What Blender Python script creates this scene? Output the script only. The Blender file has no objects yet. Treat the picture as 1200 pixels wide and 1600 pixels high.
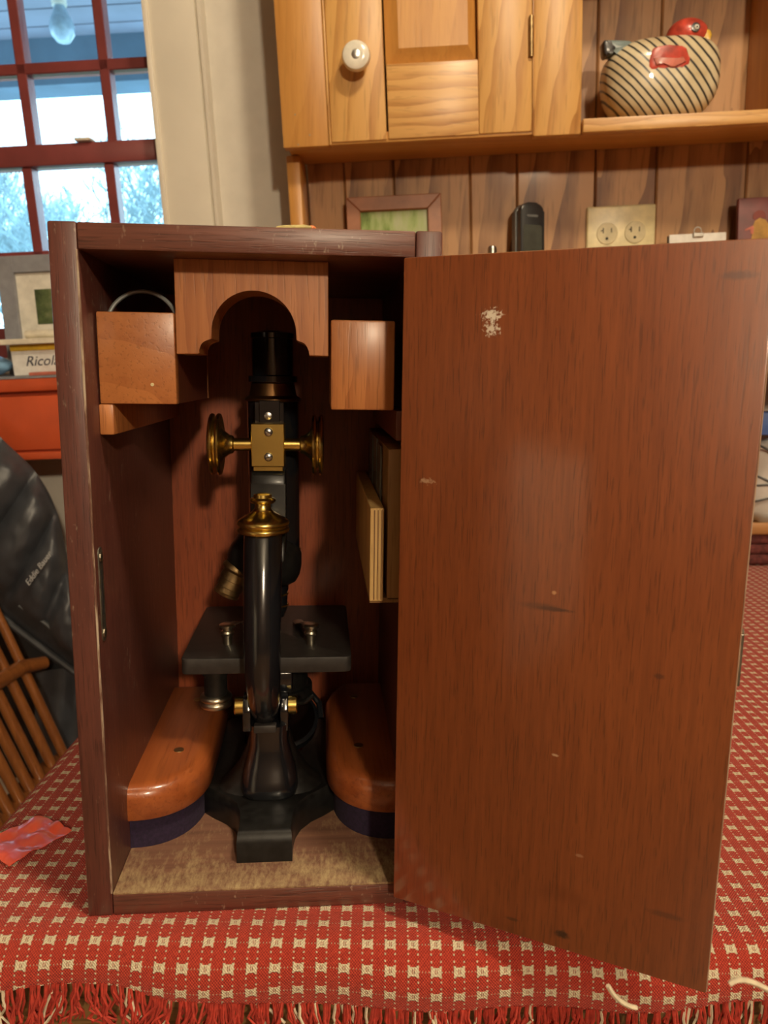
import bpy, bmesh, math, random
from mathutils import Vector, Matrix, noise
random.seed(7)
scn = bpy.context.scene
COL = scn.collection

# ------------------------------------------------------------------ camera, world, exposure
F = 1202.0                                   # focal length in pixels of the 1200 x 1600 frame
def rot(ax, ay, az):
    return Matrix.Rotation(az, 3, 'Z') @ Matrix.Rotation(ax, 3, 'X') @ Matrix.Rotation(ay, 3, 'Y')
CAM = Vector((0.1233, -0.3736, 0.2829))
RC = rot(-0.1747, -0.0129, -0.0815)          # camera axes: x right, y forward, z up
cd = bpy.data.cameras.new('camera'); cam = bpy.data.objects.new('camera', cd); COL.objects.link(cam)
cx, cy_, cz = RC.col[0], RC.col[1], RC.col[2]
m = Matrix.Identity(4)
for i in range(3):
    m[i][0] = cx[i]; m[i][1] = cz[i]; m[i][2] = -cy_[i]; m[i][3] = CAM[i]
cam.matrix_world = m
cd.sensor_fit = 'VERTICAL'; cd.sensor_height = 36.0; cd.lens = 36.0 * F / 1600.0
cd.clip_start = 0.01; cd.clip_end = 200
scn.camera = cam
cd.dof.use_dof = True; cd.dof.focus_distance = 0.43; cd.dof.aperture_fstop = 16.0
scn.view_settings.view_transform = 'Standard'; scn.view_settings.look = 'None'
scn.view_settings.gamma = 1.0; scn.view_settings.use_curve_mapping = False
scn.view_settings.exposure = -0.1
LAMP_A, LAMP_B, SKY = 680.0, 190.0, 6.0
w = bpy.data.worlds.new('sky'); scn.world = w; w.use_nodes = True
bg = w.node_tree.nodes['Background']; bg.inputs[0].default_value = (0.48, 0.78, 1.0, 1); bg.inputs[1].default_value = SKY

# ------------------------------------------------------------------ frames and pixel rays
RR = rot(math.radians(3.2918), math.radians(-3.1256), math.radians(-5.8523))     # axes of the old room (hutch wall)
RO = Vector((0.5925, 0.8636, 0.5186))        # wall outlet, on the hutch's board wall
RM = Matrix.Translation(RO) @ RR.to_4x4()
TM = Matrix.Rotation(-0.0815, 4, 'Z')        # the table's own axes (corner of the case is its origin)
I4 = Matrix.Identity(4)
def ray(u, v): return RC @ Vector(((u - 600) / F, 1, (800 - v) / F))
def onz(u, v, z): d = ray(u, v); return CAM + d * ((z - CAM.z) / d.z)
def ony(u, v, y): d = ray(u, v); return CAM + d * ((y - CAM.y) / d.y)
def onx(u, v, x): d = ray(u, v); return CAM + d * ((x - CAM.x) / d.x)
def onr(u, v, y):                            # pixel -> room coordinates on the plane y = const of the room
    d = RR.transposed() @ ray(u, v); c = RR.transposed() @ (CAM - RO)
    return c + d * ((y - c.y) / d.y)

# ------------------------------------------------------------------ material helpers
MATS = {}
def newmat(name):
    mt = bpy.data.materials.new(name); mt.use_nodes = True
    nt = mt.node_tree; b = nt.nodes['Principled BSDF']; MATS[name] = mt
    return mt, nt, b
def N(nt, t, **kw):
    n = nt.nodes.new(t)
    for k, v in kw.items(): setattr(n, k, v)
    return n
def L(nt, a, b): nt.links.new(a, b)
def math_n(nt, op, a, b=None, c=None, clamp=False):
    n = N(nt, 'ShaderNodeMath', operation=op); n.use_clamp = clamp
    for i, x in enumerate((a, b, c)):
        if x is None: continue
        if isinstance(x, (int, float)): n.inputs[i].default_value = x
        else: L(nt, x, n.inputs[i])
    return n.outputs[0]
def mixc(nt, fac, a, b, mode='MIX'):
    n = N(nt, 'ShaderNodeMix', data_type='RGBA', blend_type=mode)
    for s, x in ((n.inputs[0], fac), (n.inputs[6], a), (n.inputs[7], b)):
        if isinstance(x, (int, float)): s.default_value = x
        elif isinstance(x, tuple): s.default_value = (*x, 1)
        else: L(nt, x, s)
    return n.outputs[2]
def ramp(nt, src, stops):
    r = N(nt, 'ShaderNodeValToRGB'); e = r.color_ramp.elements
    while len(e) < len(stops): e.new(0.5)
    for q, (p, c) in zip(e, stops): q.position = p; q.color = (*c, 1) if isinstance(c, tuple) else (c, c, c, 1)
    L(nt, src, r.inputs[0]); return r.outputs[0]
def objcoord(nt, scale=(1, 1, 1), rnd=True, rotn=(0, 0, 0)):
    tc = N(nt, 'ShaderNodeTexCoord'); mp = N(nt, 'ShaderNodeMapping'); mp.inputs['Scale'].default_value = scale
    mp.inputs['Rotation'].default_value = rotn
    src = tc.outputs['Object']
    if rnd:
        oi = N(nt, 'ShaderNodeObjectInfo'); va = N(nt, 'ShaderNodeVectorMath', operation='ADD')
        vm = N(nt, 'ShaderNodeVectorMath', operation='SCALE'); vm.inputs[0].default_value = (3.1, 5.7, 7.3); L(nt, oi.outputs['Random'], vm.inputs[3])
        L(nt, src, va.inputs[0]); L(nt, vm.outputs[0], va.inputs[1]); src = va.outputs[0]
    L(nt, src, mp.inputs[0]); return mp.outputs[0]
def noise_n(nt, vec, scale, detail=4, rough=0.55, dist=0.0):
    n = N(nt, 'ShaderNodeTexNoise'); n.inputs['Scale'].default_value = scale; n.inputs['Detail'].default_value = detail
    n.inputs['Roughness'].default_value = rough; n.inputs['Distortion'].default_value = dist
    L(nt, vec, n.inputs['Vector']); return n.outputs['Fac']
def bump(nt, b, h, strength=0.2, dist=0.001):
    n = N(nt, 'ShaderNodeBump'); n.inputs['Strength'].default_value = strength; n.inputs['Distance'].default_value = dist
    L(nt, h, n.inputs['Height']); L(nt, n.outputs[0], b.inputs['Normal']); return n

def plain(name, col, rough=0.5, metal=0.0, coat=0.0, spec=0.5, speck=0.0, sc=60, vary=0.15):
    mt, nt, b = newmat(name)
    b.inputs['Roughness'].default_value = rough; b.inputs['Metallic'].default_value = metal
    b.inputs['Coat Weight'].default_value = coat; b.inputs['Coat Roughness'].default_value = 0.15
    b.inputs['Specular IOR Level'].default_value = spec
    f = noise_n(nt, objcoord(nt), sc, 3)
    d = tuple(x * (1 - vary - speck) for x in col); l = tuple(min(1, x * (1 + vary * 0.8 + speck)) for x in col)
    L(nt, ramp(nt, f, [(0.3, d), (0.7, l)]), b.inputs['Base Color'])
    return mt
def wood(name, light, dark, axis='z', fine=1.0, rings=0.0, rough=0.4, coat=0.0, pores=0.5, blotch=0.3, ringscale=9.0, dust=None, bumpv=0.15, coatr=0.12):
    """grain runs along axis; rings > 0 adds broad cathedral bands"""
    mt, nt, b = newmat(name)
    st = {'x': (0.05, 1, 1), 'y': (1, 0.05, 1), 'z': (1, 1, 0.05)}[axis]
    co = objcoord(nt, st)
    g = noise_n(nt, co, 170 * fine, 5, 0.6)
    po = noise_n(nt, co, 520 * fine, 2, 0.5)
    st2 = tuple(0.16 if s < 1 else 1 for s in st)
    co2 = objcoord(nt, st2)
    wv = N(nt, 'ShaderNodeTexWave', wave_type='RINGS', rings_direction=axis.upper(), wave_profile='SAW')
    wv.inputs['Scale'].default_value = ringscale; wv.inputs['Distortion'].default_value = 5.0; wv.inputs['Detail'].default_value = 2.0
    wv.inputs['Detail Scale'].default_value = 1.3
    L(nt, co2, wv.inputs['Vector'])
    bl = noise_n(nt, objcoord(nt, tuple(0.35 if s < 1 else 1 for s in st)), 14, 3, 0.6)
    f = math_n(nt, 'MULTIPLY_ADD', wv.outputs['Fac'], rings, math_n(nt, 'MULTIPLY', g, 1 - rings * 0.6))
    f = math_n(nt, 'MULTIPLY_ADD', math_n(nt, 'SUBTRACT', bl, 0.5), blotch * 1.6, f)
    col = ramp(nt, f, [(0.22, dark), (0.72, light)])
    pf = ramp(nt, po, [(0.34, 1.0), (0.44, 0.0)])
    col = mixc(nt, math_n(nt, 'MULTIPLY', pf, pores), col, tuple(x * 0.38 for x in dark))
    if dust:
        dn = noise_n(nt, objcoord(nt, (1, 1, 0.4)), 420, 2, 0.7)
        dm = noise_n(nt, objcoord(nt), 22, 3)
        k = math_n(nt, 'MULTIPLY', ramp(nt, dn, [(0.62, 0.0), (0.74, 1.0)]), ramp(nt, dm, [(0.42, 0.0), (0.66, 1.0)]))
        col = mixc(nt, math_n(nt, 'MULTIPLY', k, dust[1]), col, dust[0])
    L(nt, col, b.inputs['Base Color'])
    b.inputs['Roughness'].default_value = rough; b.inputs['Coat Weight'].default_value = coat; b.inputs['Coat Roughness'].default_value = coatr; b.inputs['Coat IOR'].default_value = 1.6 if coat > 0.8 else 1.5
    bump(nt, b, math_n(nt, 'SUBTRACT', g, math_n(nt, 'MULTIPLY', pf, 0.6)), bumpv, 0.0006)
    return mt
def emitter(name, col, s):
    mt, nt, b = newmat(name); b.inputs['Base Color'].default_value = (*col, 1)
    b.inputs['Emission Color'].default_value = (*col, 1); b.inputs['Emission Strength'].default_value = s
    tc = noise_n(nt, objcoord(nt), 3, 1); L(nt, ramp(nt, tc, [(0, tuple(c * .97 for c in col)), (1, col)]), b.inputs['Emission Color'])
    return mt

# ------------------------------------------------------------------ mesh helpers
class MB:
    """collects shapes (in a frame xf) and links them as ONE mesh object"""
    def __init__(s, xf=I4): s.bm = bmesh.new(); s.xf = xf; s.uv = None
    def _bev(s, vs, bev, seg=2):
        if bev <= 0: return
        es = {e for v in vs for e in v.link_edges}
        bmesh.ops.bevel(s.bm, geom=list(es), offset=bev, segments=seg, affect='EDGES', profile=0.5)
    def box(s, a, b, bev=0.0, seg=2, M=None):
        a = Vector(a); b = Vector(b); v = []
        for k in range(8):
            p = Vector((b.x if k & 1 else a.x, b.y if k & 2 else a.y, b.z if k & 4 else a.z))
            v.append(s.bm.verts.new(M @ p if M else p))
        for f in ((0, 2, 3, 1), (4, 5, 7, 6), (0, 1, 5, 4), (2, 6, 7, 3), (0, 4, 6, 2), (1, 3, 7, 5)):
            s.bm.faces.new([v[i] for i in f])
        s._bev(v, bev, seg); return s
    def prism(s, poly, axis, a, b, bev=0.0, seg=2, M=None):
        """poly: 2-D points in the plane normal to axis ('x': (y,z), 'y': (x,z), 'z': (x,y))"""
        def P(p, t):
            q = {'x': (t, p[0], p[1]), 'y': (p[0], t, p[1]), 'z': (p[0], p[1], t)}[axis]
            q = Vector(q); return M @ q if M else q
        A = [s.bm.verts.new(P(p, a)) for p in poly]; B = [s.bm.verts.new(P(p, b)) for p in poly]; n = len(poly)
        s.bm.faces.new(A[::-1]); s.bm.faces.new(B)
        for i in range(n): s.bm.faces.new((A[i], A[(i + 1) % n], B[(i + 1) % n], B[i]))
        s._bev(A + B, bev, seg); return s
    def lathe(s, prof, o, ax=(0, 0, 1), n=32, cap=True):
        """prof: (radius, distance along ax) pairs"""
        o = Vector(o); ax = Vector(ax).normalized(); t = Vector((1, 0, 0)) if abs(ax.x) < 0.8 else Vector((0, 1, 0))
        e1 = ax.cross(t).normalized(); e2 = ax.cross(e1); rs = []
        for r, h in prof:
            rs.append([s.bm.verts.new(o + ax * h + (e1 * math.cos(2 * math.pi * k / n) + e2 * math.sin(2 * math.pi * k / n)) * max(r, 1e-5)) for k in range(n)])
        for a, b in zip(rs, rs[1:]):
            for k in range(n): s.bm.faces.new((a[k], a[(k + 1) % n], b[(k + 1) % n], b[k]))
        if cap: s.bm.faces.new(rs[0][::-1]); s.bm.faces.new(rs[-1])
        return s
    def tube(s, pts, r, n=8, cap=True, closed=False, sq=1.0):
        pts = [Vector(p) for p in pts]; rs = []; m_ = len(pts); up = None
        for i, p in enumerate(pts):
            if closed: d = (pts[(i + 1) % m_] - pts[i - 1]).normalized()
            else: d = (pts[min(i + 1, m_ - 1)] - pts[max(i - 1, 0)]).normalized()
            if up is None: up = Vector((0, 0, 1)) if abs(d.z) < 0.9 else Vector((0, 1, 0))
            e1 = d.cross(up)
            if e1.length < 1e-6: e1 = d.orthogonal()
            e1.normalize(); e2 = e1.cross(d).normalized(); up = e2
            rr = r[i] if isinstance(r, (list, tuple)) else r
            rs.append([s.bm.verts.new(p + e1 * rr * math.cos(2 * math.pi * k / n) + e2 * rr * sq * math.sin(2 * math.pi * k / n)) for k in range(n)])
        for i in range(m_ if closed else m_ - 1):
            a, b = rs[i], rs[(i + 1) % m_]
            for k in range(n): s.bm.faces.new((a[k], a[(k + 1) % n], b[(k + 1) % n], b[k]))
        if cap and not closed: s.bm.faces.new(rs[0][::-1]); s.bm.faces.new(rs[-1])
        return s
    def loft(s, rings, cap=True):
        rs = [[s.bm.verts.new(Vector(p)) for p in r] for r in rings]; n = len(rs[0])
        for a, b in zip(rs, rs[1:]):
            for k in range(n): s.bm.faces.new((a[k], a[(k + 1) % n], b[(k + 1) % n], b[k]))
        if cap: s.bm.faces.new(rs[0][::-1]); s.bm.faces.new(rs[-1])
        return s
    def sphere(s, c, r, nu=24, nv=14, fn=None):
        c = Vector(c); r = Vector(r) if not isinstance(r, (int, float)) else Vector((r, r, r)); rs = []
        for j in range(nv + 1):
            th = -math.pi / 2 + math.pi * j / nv; row = []
            for i in range(nu):
                ph = 2 * math.pi * i / nu; d = Vector((math.cos(th) * math.cos(ph), math.cos(th) * math.sin(ph), math.sin(th)))
                if fn: d = fn(d)
                row.append(Vector((c.x + d.x * r.x, c.y + d.y * r.y, c.z + d.z * r.z)))
            rs.append(row)
        s.loft(rs); return s
    def grid(s, P):
        vs = [[s.bm.verts.new(Vector(p)) for p in row] for row in P]
        for i in range(len(vs) - 1):
            for j in range(len(vs[0]) - 1): s.bm.faces.new((vs[i][j], vs[i][j + 1], vs[i + 1][j + 1], vs[i + 1][j]))
        return s
    def build(s, name, mat, parent=None, smooth=True, ang=35, fixn=True):
        bm = s.bm; bmesh.ops.remove_doubles(bm, verts=bm.verts, dist=1e-7)
        bm.transform(s.xf)
        if fixn: bmesh.ops.recalc_face_normals(bm, faces=bm.faces)
        lo = Vector((min(v.co.x for v in bm.verts), min(v.co.y for v in bm.verts), min(v.co.z for v in bm.verts)))
        hi = Vector((max(v.co.x for v in bm.verts), max(v.co.y for v in bm.verts), max(v.co.z for v in bm.verts)))
        o = Vector(((lo.x + hi.x) / 2, (lo.y + hi.y) / 2, lo.z))
        bmesh.ops.translate(bm, verts=bm.verts, vec=-o)
        me = bpy.data.meshes.new(name); bm.to_mesh(me); bm.free()
        me.materials.append(MATS[mat] if isinstance(mat, str) else mat)
        if smooth:
            me.polygons.foreach_set('use_smooth', [True] * len(me.polygons))
            me.set_sharp_from_angle(angle=math.radians(ang))
        ob = bpy.data.objects.new(name, me); COL.objects.link(ob); place(ob, o, parent)
        return ob
WORLD = {}
def place(ob, loc, parent):
    loc = Vector(loc); WORLD[ob.name] = loc
    if parent: ob.parent = parent; ob.location = loc - WORLD[parent.name]
    else: ob.location = loc
def thing(name, loc, label, cat, group=None):
    o = bpy.data.objects.new(name, None); COL.objects.link(o); o.empty_display_size = 0.02
    place(o, loc, None); return tag(o, label, cat, group)
def tag(o, label, cat, group=None, kind=None):
    o['label'] = label; o['category'] = cat
    if group: o['group'] = group
    if kind: o['kind'] = kind
    return o
def struct(o, label, cat): o['kind'] = 'structure'; o['label'] = label; o['category'] = cat; return o
def W2(p, xf): return xf @ Vector(p)
def text_mesh(name, body, mat, parent, M, size, shear=0.0, extrude=0.0002):
    c = bpy.data.curves.new(name, 'FONT'); c.body = body; c.size = size; c.shear = shear; c.extrude = extrude; c.resolution_u = 3
    c.align_x = 'LEFT'
    t = bpy.data.objects.new(name + '_tmp', c); COL.objects.link(t); bpy.context.view_layer.update()
    me = bpy.data.meshes.new_from_object(t.evaluated_get(bpy.context.evaluated_depsgraph_get()))
    bpy.data.objects.remove(t); bpy.data.curves.remove(c)
    bm = bmesh.new(); bm.from_mesh(me); bpy.data.meshes.remove(me)
    mb = MB(M); mb.bm.free(); mb.bm = bm
    return mb.build(name, mat, parent, smooth=False, fixn=False)

# ------------------------------------------------------------------ materials
wood('mahogany_frame', (0.135, 0.043, 0.031), (0.066, 0.020, 0.016), 'z', fine=2.2, rough=0.42, coat=0.25, pores=0.5, dust=((0.45, 0.36, 0.26), 0.55), coatr=0.3)
wood('mahogany_frame_x', (0.165, 0.056, 0.036), (0.08, 0.026, 0.019), 'x', fine=2.2, rough=0.42, coat=0.25, pores=0.5, dust=((0.45, 0.36, 0.26), 0.6), coatr=0.3, bumpv=0.3)
wood('mahogany_inside', (0.20, 0.052, 0.026), (0.11, 0.026, 0.014), 'z', fine=2.2, rough=0.4, coat=0.3, pores=0.4, coatr=0.25)
wood('mahogany_back', (0.33, 0.075, 0.025), (0.19, 0.040, 0.015), 'z', fine=2.2, rough=0.4, coat=0.3, pores=0.5, coatr=0.25)
wood('mahogany_door', (0.245, 0.063, 0.0155), (0.165, 0.039, 0.0090), 'z', fine=2.6, rough=0.42, coat=0.9, pores=0.45, blotch=0.35, coatr=0.13, bumpv=0.06)
wood('cherry_block', (0.50, 0.19, 0.058), (0.33, 0.105, 0.030), 'z', fine=1.6, rough=0.4, rings=0.3, ringscale=60, coat=0.3, pores=0.35, coatr=0.25)
wood('cherry_block_y', (0.5, 0.185, 0.055), (0.36, 0.115, 0.032), 'y', rough=0.4, rings=0.35, ringscale=14, coat=0.3, pores=0.3, coatr=0.25)
wood('shoe_wood', (0.37, 0.10, 0.026), (0.21, 0.046, 0.013), 'y', rough=0.3, rings=0.15, coat=0.6, pores=0.25, coatr=0.12)
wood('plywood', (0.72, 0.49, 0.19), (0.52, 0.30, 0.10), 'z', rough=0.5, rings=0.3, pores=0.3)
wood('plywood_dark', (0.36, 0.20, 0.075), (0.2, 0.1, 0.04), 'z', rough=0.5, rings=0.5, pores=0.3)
wood('honey_oak', (0.70, 0.40, 0.125), (0.47, 0.215, 0.052), 'z', fine=0.5, rough=0.38, rings=0.62, ringscale=26, coat=0.2, pores=0.22, coatr=0.3)
wood('honey_oak_x', (0.68, 0.39, 0.13), (0.45, 0.205, 0.052), 'x', fine=0.5, rough=0.38, rings=0.62, ringscale=26, coat=0.2, pores=0.22, coatr=0.3)
wood('honey_pine', (0.62, 0.31, 0.075), (0.47, 0.205, 0.042), 'z', fine=0.5, rough=0.38, rings=0.15, coat=0.2, pores=0.12, coatr=0.3)
wood('honey_pine_x', (0.60, 0.31, 0.08), (0.46, 0.205, 0.046), 'x', fine=0.5, rough=0.38, rings=0.15, coat=0.2, pores=0.12, coatr=0.3)
wood('old_board', (0.46, 0.25, 0.11), (0.20, 0.088, 0.038), 'z', fine=0.4, rough=0.5, rings=0.6, ringscale=13, coat=0.1, pores=0.3, blotch=0.8)
wood('table_wood', (0.25, 0.14, 0.05), (0.12, 0.06, 0.02), 'x', rough=0.4, rings=0.4, coat=0.3, pores=0.5)
wood('chair_wood', (0.27, 0.095, 0.024), (0.16, 0.048, 0.012), 'z', rough=0.3, rings=0.2, coat=0.5, pores=0.2)
wood('floor_wood', (0.3, 0.16, 0.07), (0.18, 0.09, 0.04), 'x', rough=0.4, rings=0.3, pores=0.3)
wood('tray_wood', (0.5, 0.25, 0.09), (0.32, 0.15, 0.05), 'x', rough=0.4, rings=0.3, pores=0.3)
plain('felt_purple', (0.020, 0.010, 0.034), 0.95, speck=0.2, sc=500)
plain('enamel', (0.008, 0.0088, 0.011), 0.16, coat=0.8, sc=90)
plain('enamel_matte', (0.010, 0.0098, 0.0095), 0.36, coat=0.1, spec=0.35, speck=0.3, sc=200)
plain('stage_black', (0.030, 0.026, 0.024), 0.5, coat=0.0, speck=0.1, sc=200)
plain('brass', (0.74, 0.56, 0.17), 0.25, metal=1.0, sc=30)
plain('brass_dark', (0.28, 0.15, 0.06), 0.36, metal=1.0, sc=60)
plain('brass_old', (0.36, 0.25, 0.12), 0.42, metal=1.0, speck=0.25, sc=120)
plain('nickel', (0.58, 0.53, 0.42), 0.30, metal=1.0, sc=80)
plain('steel', (0.62, 0.62, 0.6), 0.28, metal=1.0, sc=80)
plain('mirror_reflection', (0.22, 0.15, 0.13), 0.2, metal=1.0)  # brown reflection put into the mirror's own tint
plain('lockmetal', (0.33, 0.33, 0.28), 0.42, metal=1.0, speck=0.15, sc=160)
plain('ringmetal', (0.34, 0.36, 0.36), 0.4, metal=0.5)
plain('dark', (0.012, 0.011, 0.011), 0.7)
plain('cream_paint', (0.74, 0.70, 0.60), 0.45, vary=0.05, sc=12)
wood('panelling', (0.15, 0.08, 0.04), (0.08, 0.04, 0.02), 'z', fine=0.3, rough=0.5, rings=0.4, pores=0.2)
plain('plaster', (0.62, 0.59, 0.52), 0.7, vary=0.05, sc=30)
plain('ceiling_paint', (0.38, 0.36, 0.32), 0.8, sc=20)
plain('red_sash', (0.21, 0.042, 0.042), 0.4, coat=0.2, sc=20)
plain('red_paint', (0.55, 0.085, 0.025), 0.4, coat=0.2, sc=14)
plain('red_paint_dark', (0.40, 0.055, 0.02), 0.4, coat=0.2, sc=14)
plain('porcelain', (0.82, 0.79, 0.68), 0.18, coat=0.4)
plain('ivory', (0.70, 0.62, 0.36), 0.35)
plain('ivory_dark', (0.55, 0.48, 0.28), 0.35)
plain('phone_black', (0.018, 0.019, 0.021), 0.28, coat=0.3)
plain('phone_grey', (0.16, 0.17, 0.17), 0.3, metal=0.3)
plain('phone_screen', (0.06, 0.065, 0.055), 0.12, coat=0.5)
plain('frame_wood', (0.30, 0.115, 0.05), 0.4, speck=0.1, sc=30)
plain('frame_grey', (0.26, 0.27, 0.30), 0.5)
plain('mat_board', (0.72, 0.70, 0.62), 0.8)
plain('paper', (0.74, 0.69, 0.56), 0.7)
plain('white_card', (0.75, 0.75, 0.72), 0.6)
plain('yellow_card', (0.72, 0.47, 0.03), 0.5)
plain('ink', (0.03, 0.035, 0.06), 0.6)
plain('blue_plastic', (0.10, 0.22, 0.62), 0.4)
plain('pale_blue', (0.25, 0.48, 0.75), 0.35)
plain('tile_maroon', (0.14, 0.026, 0.026), 0.5, coat=0.0, speck=0.15, sc=40)
plain('tile_ochre', (0.42, 0.23, 0.045), 0.4, speck=0.2, sc=60)
plain('tile_comb', (0.22, 0.04, 0.03), 0.4)
plain('clip_steel', (0.45, 0.43, 0.4), 0.3, metal=1.0)
plain('jacket_black', (0.045, 0.050, 0.060), 0.42, spec=0.6, sc=40)
plain('jacket_lining', (0.006, 0.006, 0.008), 0.6, sc=40)
plain('jacket_trim', (0.035, 0.038, 0.044), 0.5, sc=90)
plain('thread_grey', (0.42, 0.43, 0.44), 0.6)
plain('yarn_red', (0.44, 0.042, 0.024), 0.85, speck=0.15, sc=300)
plain('yarn_white', (0.66, 0.58, 0.42), 0.85, sc=300)
plain('towel_maroon', (0.12, 0.03, 0.026), 0.95, speck=0.35, sc=120)
plain('bag_white', (0.70, 0.69, 0.64), 0.3, coat=0.2, sc=18)
plain('bag_line', (0.12, 0.13, 0.13), 0.5)
plain('foil_red', (0.88, 0.10, 0.045), 0.3, coat=0.6, spec=0.8, sc=40)
plain('hen_red', (0.50, 0.062, 0.04), 0.35, coat=0.3, speck=0.25, sc=70)
plain('hen_pink', (0.55, 0.16, 0.11), 0.35, coat=0.3, speck=0.15, sc=70)
plain('hen_blue', (0.16, 0.22, 0.22), 0.35, coat=0.3, speck=0.1, sc=50)
plain('hen_dark', (0.03, 0.03, 0.032), 0.35, coat=0.3)
plain('hen_yellow', (0.60, 0.36, 0.035), 0.35, coat=0.3)
plain('hen_white', (0.7, 0.68, 0.6), 0.35, coat=0.3)
plain('bark_glare', (0.27, 0.37, 0.40), 0.9, speck=0.2, sc=8)  # window glare put into the bark's pale blue-grey colour
plain('porch_paint', (0.17, 0.19, 0.24), 0.8, sc=6)
plain('porch_beam', (0.10, 0.16, 0.22), 0.8, sc=6)
plain('ground', (0.16, 0.17, 0.09), 0.95, speck=0.3, sc=2)
plain('bulb_glass', (0.36, 0.48, 0.58), 0.15, coat=0.4)
plain('orange_bead', (0.75, 0.22, 0.07), 0.4)
plain('charm_cream', (0.55, 0.47, 0.20), 0.5, speck=0.2, sc=200)
plain('lamp_metal', (0.12, 0.11, 0.1), 0.4, metal=1.0)
emitter('lamp_globe', (1.0, 0.81, 0.56), LAMP_A)
emitter('ceiling_globe', (1.0, 0.81, 0.56), LAMP_B)
def pic_mat(name, cs, sc, st):
    mt, nt, b = newmat(name); f = noise_n(nt, objcoord(nt, st), sc, 5, 0.6)
    L(nt, ramp(nt, f, [(0.34 + 0.32 * i / (len(cs) - 1), c) for i, c in enumerate(cs)]), b.inputs['Base Color']); b.inputs['Roughness'].default_value = 0.15
def glass_mat():
    mt, nt, b = newmat('pane_glass'); nt.nodes.remove(b)
    tr = N(nt, 'ShaderNodeBsdfTransparent'); tr.inputs[0].default_value = (0.95, 0.97, 0.97, 1)
    gl = N(nt, 'ShaderNodeBsdfGlossy'); gl.inputs['Roughness'].default_value = 0.04
    fr = N(nt, 'ShaderNodeFresnel'); fr.inputs[0].default_value = 1.45
    mx = N(nt, 'ShaderNodeMixShader'); L(nt, fr.outputs[0], mx.inputs[0]); L(nt, tr.outputs[0], mx.inputs[1]); L(nt, gl.outputs[0], mx.inputs[2])
    L(nt, mx.outputs[0], nt.nodes['Material Output'].inputs[0])
    mt, nt, b = newmat('slide_glass')
    b.inputs['Base Color'].default_value = (0.25, 0.29, 0.29, 1); b.inputs['Roughness'].default_value = 0.15; b.inputs['Alpha'].default_value = 0.75
    f = noise_n(nt, objcoord(nt), 40, 2); L(nt, ramp(nt, f, [(0.3, (0.17, 0.2, 0.2)), (0.7, (0.28, 0.31, 0.31))]), b.inputs['Base Color'])
glass_mat()
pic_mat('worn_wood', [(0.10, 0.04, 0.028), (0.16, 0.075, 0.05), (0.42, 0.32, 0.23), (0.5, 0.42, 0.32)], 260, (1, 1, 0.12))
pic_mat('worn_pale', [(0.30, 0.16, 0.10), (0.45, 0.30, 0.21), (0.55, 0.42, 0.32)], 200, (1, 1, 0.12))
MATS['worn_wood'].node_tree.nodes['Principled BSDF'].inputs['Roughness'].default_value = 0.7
def floor_dust():
    """box floor: brown board with pale dust gathered along its front and around the foot"""
    mt, nt, b = newmat('dusty_board')
    co = objcoord(nt, (1, 1, 1), rnd=False)
    g = noise_n(nt, objcoord(nt, (0.05, 1, 1)), 170, 5)
    base = ramp(nt, g, [(0.25, (0.12, 0.052, 0.032)), (0.75, (0.23, 0.11, 0.065))])
    sep = N(nt, 'ShaderNodeSeparateXYZ'); L(nt, co, sep.inputs[0])
    # object y: -0.0993 front .. +0.0993 back
    fr = math_n(nt, 'MULTIPLY_ADD', sep.outputs[1], -15.0, -0.85)
    n1 = noise_n(nt, co, 30, 4, 0.65); n2 = noise_n(nt, objcoord(nt, (1, 0.35, 1), rnd=False), 420, 3, 0.7)
    k = math_n(nt, 'ADD', math_n(nt, 'MULTIPLY', fr, 0.62, clamp=True), math_n(nt, 'MULTIPLY', n1, 1.0))
    k = ramp(nt, math_n(nt, 'MULTIPLY', k, n2), [(0.26, 0.0), (0.66, 1.0)])
    L(nt, mixc(nt, math_n(nt, 'MULTIPLY', k, 0.85), base, (0.50, 0.38, 0.19)), b.inputs['Base Color'])
    b.inputs['Roughness'].default_value = 0.75
    bump(nt, b, n2, 0.3, 0.0008)
floor_dust()
PITCH = 0.0116; COLX = 0.1013; ROWY = -0.0025
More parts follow.
